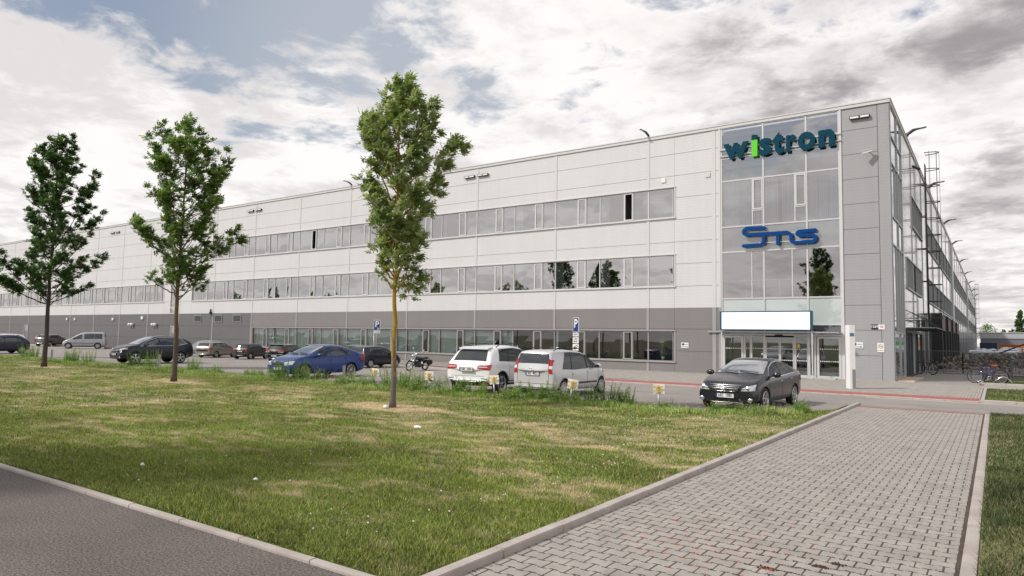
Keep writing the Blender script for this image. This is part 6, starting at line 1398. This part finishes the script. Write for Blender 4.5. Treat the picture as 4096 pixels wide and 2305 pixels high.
# ================================================================ bracket signs and bare posts along the lawn
def stake(label, x, y, rz, lean, s=1.):
    t = thing('bracket_sign', label, 'sign', (x, y, LZ+.04), rz, 'white plates with yellow brackets facing the parked cars', s); t.rotation_euler = (0, lean, rz)
    MB().tube([(0, 0, -.1), (0, 0, .38)], .026, 8).build('post', STEEL, t)
    m = MB(); m.tube([(0, -.002, .36), (0, -.002, .60)], .022, 8); 
    for z in (.42, .55): m.box(-.10, .10, -.045, -.02, z-.012, z+.012); m.box(-.13, -.11, -.05, -.015, z-.03, z+.03); m.box(.11, .13, -.05, -.015, z-.03, z+.03)
    m.build('yellow_bracket', YEL, t)
    m = MB(); m.box(-.165, .165, .035, .05, .34, .63); m.build('plate', WPLATE, t)
stake('yellow bracket sign left of the nearest tree trunk', -18.75, 17.95, .22, .07)
stake('yellow bracket sign at the left rear corner of the white off-roader', -16.05, 17.95, .25, -.02)
stake('yellow bracket sign in front of the white off-roader rear wheel', -13.15, 17.85, .2, -.08)
stake('tilted yellow bracket sign in front of the silver family car side', -10.45, 18.0, .2, .14)
stake('rightmost yellow bracket sign standing alone left of the dark grey saloon', -7.68, 18.1, .15, -.02)
def postt(label, x, y, h_):
    t = MB(); t.box(-.05, .05, -.008, .008, 0, h_); t.box(-.05, -.035, -.03, .03, 0, h_); t.box(.035, .05, -.03, .03, 0, h_); o = t.build('steel_post', STEEL); o.location = (x, y, LZ-.02); o.rotation_euler = (0, .02, .7); tag(o, label, 'post', 'bare steel posts in the weeds')
postt('bare steel post at the blue saloon rear wheel', -20.55, 18.1, .72); postt('bare steel post by the middle tree trunk before the navy off-roader', -33.7, 17.9, .78); postt('bare steel post left of the navy off-roader nose', -47.6, 18.6, .72)
m = MB(); m.box(-.04, .04, -.04, .04, 0, .55, 0); m.box(-.041, .041, -.041, .041, .33, .5, 1); o = m.build('marker_post', [WPLATE, TAIL]); o.location = (-16.45, 18.5, 0); tag(o, 'short red and white marker post at the white off-roader bumper', 'post')
# ================================================================ yard behind the building corner
rl = thing('railing', 'grey steel railing with thin bars beside the building corner and bicycles', 'railing', (-1, 57.5, 0)); ro_ = (-1, 57.5, 0)
m = MB()
def rail(m, a, b, h_=1.5, step=.14, posts=3):
    a = Vector((*a, 0)); b = Vector((*b, 0)); n = int((b-a).length/step)
    for z in (.12, h_): m.bar(a+Vector((0, 0, z)), b+Vector((0, 0, z)), .05, .05)
    for i in range(n+1): p = a.lerp(b, i/n); m.tube([p+Vector((0, 0, .12)), p+Vector((0, 0, h_))], .010, 4, cap=False)
    for i in range(posts+1): p = a.lerp(b, i/posts); m.bar(p, p+Vector((0, 0, h_)), .06, .06)
rail(m, (-4.2, 57.3), (-1.9, 57.5), 1.55, posts=2); rail(m, (-1.9, 57.5), (3.5, 57.2), 1.45, posts=4)
m.build('bars', RAILM, rl, ro_)
rl2 = thing('railing', 'second grey railing right of the bicycles in front of the steel stair', 'railing', (.75, 49.2, 0)); m = MB(); rail(m, (.75, 49.2), (12, 50), 1.15, .16, 5); m.build('bars', RAILM, rl2, (.75, 49.2, 0))
st_ = thing('steel_stair', 'grey steel stair and platform with handrail at the right edge beside the railing', 'stair', (1.8, 53, 0)); so3 = (1.8, 53, 0)
m = MB(); m.bar((.2, 54, 1.5), (1.6, 53.5, 2.15), .06, .08); m.bar((1.6, 53.5, 2.15), (6, 53, 2.15), .06, .08)
for x in (1.6, 2.1, 4.): m.bar((x, 53.5, 0), (x, 53.5, 2.15), .12, .12)
m.bar((1.6, 53.5, 1.2), (6, 53.5, 1.2), .06, .08)
for i in range(14): m.bar((1.7+i*.3, 53.5, 1.2), (1.7+i*.3, 53.5, 2.1), .02, .02)
m.build('frame', STEELD, st_, so3)
def rubble(label, cx, cy, wx, wy, h_, n, seed, cols, r0=(.08, .28)):
    g = random.Random(seed); m = MB()
    for _ in range(n):
        u, v_ = g.uniform(-1, 1), g.uniform(-1, 1); hh = h_*max(0, 1-(abs(u)**3*.8+abs(v_)**2*.9)/1.3); x, y, z = cx+u*wx, cy+v_*wy, g.uniform(0, 1)**.4*hh; r = g.uniform(*r0)
        P_ = [Vector((x, y, z))+Vector((g.gauss(0, 1), g.gauss(0, 1), g.gauss(0, .7))).normalized()*r*g.uniform(.6, 1.1) for _ in range(8)]
        bm = bmesh.new(); [bm.verts.new(p) for p in P_]
        try: bmesh.ops.convex_hull(bm, input=bm.verts); bm.verts.index_update(); m.add([v.co.copy() for v in bm.verts], [tuple(v.index for v in f.verts) for f in bm.faces], g.randrange(len(cols)))
        except Exception: pass
        bm.free()
    o = m.build('rubble_pile', cols); o['kind'] = 'stuff'; o['label'] = label
rubble('heap of broken stone and bricks behind the railing', 1.5, 70, 6.5, 8, 1.35, 900, 4, [mat('stone_a', (.20, .165, .13), .9), mat('stone_b', (.11, .10, .095), .9), mat('stone_c', (.30, .25, .20), .9), mat('stone_d', (.17, .12, .09), .9)])
def bundle(label, x, y, w_, h_, d_, seed, dark=False):
    g = random.Random(seed); t = thing('wrapped_pallet', label, 'pallet', (x, y, 0), g.uniform(-.1, .1), 'foil wrapped pallets stored in the yard'); m = MB(); n = 8
    for k in range(3): m.box(-w_/2, w_/2, -d_/2+k*d_*.42, -d_/2+k*d_*.42+.12, 0, .14)
    m.build('pallet', mat('pallet_wood', (.20, .15, .10), .8), t)
    m = MB(); m.box(-w_/2+.02, w_/2-.02, -d_/2, d_/2, .141, h_*.84); m.build('load', mat('stacked_slabs', (.20, .205, .21), .8, var=.3, vscale=4) if not dark else mat('dark_load', (.06, .055, .055), .8), t)
    m = MB(); P_ = []
    for j in range(5):
        for i in range(n+1): P_.append((-w_/2-.03+(w_+.06)*i/n, -d_/2-.03+(d_+.06)*j/4, h_*.86+g.uniform(-.02, .10)-(0.10 if i in (0, n) or j in (0, 4) else 0)))
    m.add(P_, [(j*(n+1)+i, j*(n+1)+i+1, (j+1)*(n+1)+i+1, (j+1)*(n+1)+i) for j in range(4) for i in range(n)])
    for i in range(n): a, b = P_[i], P_[i+1]; m.add([a, b, (b[0], b[1], b[2]-g.uniform(.1, .3)), (a[0], a[1], a[2]-g.uniform(.1, .3))], [(0, 1, 2, 3)])
    m.build('foil', mat('white_foil', (.62, .66, .70), .25), t)
bi = 0
for row_, (yy, hh) in enumerate(((82, 1.9), (92, 2.1), (104, 2.3))):
    for i in range(7):
        x = -1.2+i*2.15+row_*.3; ordn = ('leftmost', 'second', 'third', 'fourth', 'fifth', 'sixth', 'seventh')[i]; rown = ('front', 'middle', 'back')[row_]
        if i == 0 and row_ == 2: continue
        bundle('%s wrapped pallet from the left in the %s row of the yard' % (ordn, rown), x, yy, 1.95, hh*.9, 1.6, bi, bi % 5 == 3); bi += 1
def skip(label, x0, x1, y, h_, col, group='open containers in front of the far hall'):
    t = thing('container', label, 'container', ((x0+x1)/2, y, 0), 0, group); w_ = (x1-x0)/2; m = MB(); m.prism([(-w_, .0), (w_, .0), (w_+.12, h_), (-w_-.12, h_)], -1.2, -1.12); m.prism([(-w_, .0), (w_, .0), (w_+.12, h_), (-w_-.12, h_)], 1.12, 1.2); m.box(-w_, -w_+.08, -1.12, 1.12, 0, h_-.02); m.box(w_-.08, w_, -1.12, 1.12, 0, h_-.02); m.box(-w_, w_, -1.12, 1.12, 0, .1)
    m.build('tub', col, t); r = MB(); n = max(2, int((x1-x0)/1.2))
    for i in range(n+1): xx = -w_+2*w_*i/n; r.box(xx-.05, xx+.05, -1.28, -1.2, .05, h_-.08)
    r.box(-w_-.12, w_+.12, -1.30, -1.19, h_-.1, h_+.02); r.build('ribs', col, t)
OR_ = mat('orange_container', (.42, .115, .008), .5, var=.15, vscale=2); YE_ = mat('yellow_container', (.50, .33, .02), .5, var=.15, vscale=2); GR_ = mat('green_container', (.008, .20, .05), .5); BL_ = mat('blue_container', (.012, .03, .09), .5)
skip('yellow low container at the left end of the container row', -1.9, 2.0, 178, 1.15, YE_); skip('long orange container in front of the far hall', .8, 9.4, 190, 2.45, OR_); skip('bright green container right of the orange one', 9.9, 18, 190, 2.75, GR_); skip('dark blue container behind the yellow one', -3.0, .2, 200, 2.8, BL_)
hall = thing('far_hall', 'long low grey hall with a lighter band under its roof behind the yard', 'building', (20, 232, 0)); ho = (20, 232, 0)
MB().box(-3.4, 140, 232, 280, 0, 4.2).build('wall', mat('hall_wall', (.165, .165, .18), .6), hall, ho); MB().box(-3.5, 140, 231.8, 280, 4.2, 5.75).build('upper_band', mat('hall_band', (.40, .41, .43), .5), hall, ho); MB().box(-3.6, 140, 231.6, 280.2, 5.75, 5.9).build('roof', TRIM, hall, ho)
def bush_tree(name, label, x, y, H_, W_, n, seed, trunk, cols, sz=.3, zlo=.15, group=None, sparse=False):
    g = random.Random(seed); t = thing(name, label, 'tree', (x, y, 0), 0, group); m = MB(); m.tube([(0, 0, 0), (0, 0, H_*.5), (0, 0, H_*.92)], [trunk, trunk*.6, trunk*.15], 8); lim = MB()
    for k in range(14 if sparse else 8): a = g.uniform(0, 6.3); z = H_*g.uniform(.15, .8); r = W_*g.uniform(.4, .9); lim.tube([(0, 0, z*.8), (r*.5*math.cos(a), r*.5*math.sin(a), z+.1*H_*.5), (r*math.cos(a), r*math.sin(a), min(H_, z+.2*H_))], [trunk*.4, trunk*.25, trunk*.08], 4, cap=False)
    tk_ = m.build('trunk', B1, t); lim.build('limbs', B1, tk_); c = MB(); cl = [(g.uniform(0, 6.3), g.random()**.5, g.uniform(zlo, 1)) for _ in range(46 if not sparse else 30)]
    for _ in range(n):
        a, r, z = cl[g.randrange(len(cl))]; rr = W_*r*(math.sin(PI*min(1, z*.9+.12))**.6 if not sparse else math.sin(PI*min(1, z*.8+.1))); p = Vector((rr*math.cos(a), rr*math.sin(a), H_*z))+Vector((g.gauss(0, 1), g.gauss(0, 1), g.gauss(0, 1.2)))*W_*.13
        d = Vector((g.gauss(0, 1), g.gauss(0, 1), g.gauss(0, 1))).normalized()*sz; e = d.cross(Vector((g.gauss(0, 1), g.gauss(0, 1), g.gauss(0, 1)))).normalized()*sz*.5; c.add([p-d, p-e, p+d, p+e], [(0, 1, 2, 3)], g.randrange(len(cols)))
    c.build('crown', cols, t); return t
bush_tree('poplar_tree', 'dark upright poplar rising behind the far hall near the right edge', 7.45, 300, 14.2, 1.9, 2600, 3, .3, l1, .42, .2)
bush_tree('poplar_tree', 'shorter dark poplar just right of the taller poplar behind the hall', 9.7, 302, 11.8, 1.3, 1400, 5, .25, l1, .40, .2)
bush_tree('bare_tree', 'thin crowned pale tree behind the left end of the far hall', -2.2, 290, 9.3, 4.2, 900, 6, .16, l2, .25, .5, sparse=True)
for i, (x, h_) in enumerate(((2.5, 7.6), (5.0, 7.9), (12.2, 7.7), (15., 8.2))): bush_tree('bush', ('low round bush top right of the thin crowned tree', 'low bush top left of the tall poplar', 'low bush top just right of the poplars', 'rightmost low bush top behind the hall')[i], x, 296, h_, 2.0, 500, 60+i, .12, l1, .4, .45)
bush_tree('bush', 'dry reddish shrub at the foot of the front wall behind the white off-roader', -25.2, 38.6, .95, .42, 500, 90, .02, [mat('dry_leaf', (.20, .10, .07), .9)], .03, .1)
# window plant inside ground floor window
pp_ = thing('potted_plant', 'green and yellow twisted potted plant inside the rightmost ground floor window', 'plant', (-17.05, YF+.45, .72)); m = MB(); m.lathe([(0, 0), (.09, 0), (.12, .22), (.10, .22), (0, .2)], 'z', 12); m.build('pot', WPLATE, pp_)
g = random.Random(9); m = MB(); m2 = MB(); m2.tube([(0, 0, .2), (.04, 0, .6), (-.03, 0, 1.0), (-.08, 0, 1.45)], .015, 5); m2.build('stem', GRM, pp_)
for _ in range(420):
    z = g.choice([g.gauss(.45, .12), g.gauss(1.2, .16), g.gauss(.8, .15)]); r = .14 if abs(z-.8) > .2 else .06; p = Vector((g.gauss(-.02, r*.7), g.gauss(0, r*.6), z)); d = Vector((g.gauss(0, 1), g.gauss(0, 1), g.gauss(0, 1))).normalized()*.05; e = d.cross(Vector((0, 1, .3))).normalized()*.02; m.add([p-d, p-e, p+d, p+e], [(0, 1, 2, 3)], g.randrange(2))
m.build('leaves', [l3[0], mat('variegated_leaf', (.42, .45, .10), .6)], pp_)
# trees and a lamp across the street behind the photographer: they are seen reflected in the glazing
src_t = bpy.data.objects['ash_tree.001']; src_u = bpy.data.objects['ash_tree.002']
for i, (dx_, hh, lb_) in enumerate(((1525, 13.9, 'tall ash tree mirrored in the right end of the middle window row'), (1295, 11.0, 'ash tree mirrored in the middle window row right of the nearest trunk'), (1110, 11.6, 'ash tree mirrored in the window row just right of the nearest crown'),
        (810, 10.6, 'ash tree mirrored in the middle window row left of the nearest crown'), (697, 12.2, 'broad ash tree mirrored in the middle window row right of the middle trunk'), (586, 11.3, 'narrow ash tree mirrored in the window row beside the middle tree'), (2070, 13.0, 'ash tree mirrored in the lower glass of the entrance tower'))):
    xo = (dx_*1.59-2048)/2752; rr = (-.575+.8185*xo)/(.816+.575*xo); yv = 93. if i < 6 else 84.; yt = 2*Y0-yv
    o = copy_tree(src_u if i in (0, 4, 6) else src_t); o.location = (rr*yv, yt, 0); o['label'] = lb_; o['group'] = 'ash trees across the street seen as reflections'
    s_ = hh/(12.3 if i in (0, 4, 6) else 10.15); o.scale = (s_, s_, s_); o.rotation_euler = (0, 0, i*1.3)
t = thing('street_lamp', 'curved street lamp mirrored in the right end of the middle window row', 'street lamp', (-43., -12., 0)); m = MB(); m.tube([(0, 0, 0), (0, 0, 9), (-.2, 0, 10.5), (-.9, 0, 11.5), (-2.0, 0, 12)], [.1, .08, .07, .06, .05], 8); m.build('post', STEELD, t); MB().bar((-2, 0, 12), (-2.9, 0, 12.15), .3, .1).build('lamp_head', STEELD, t)
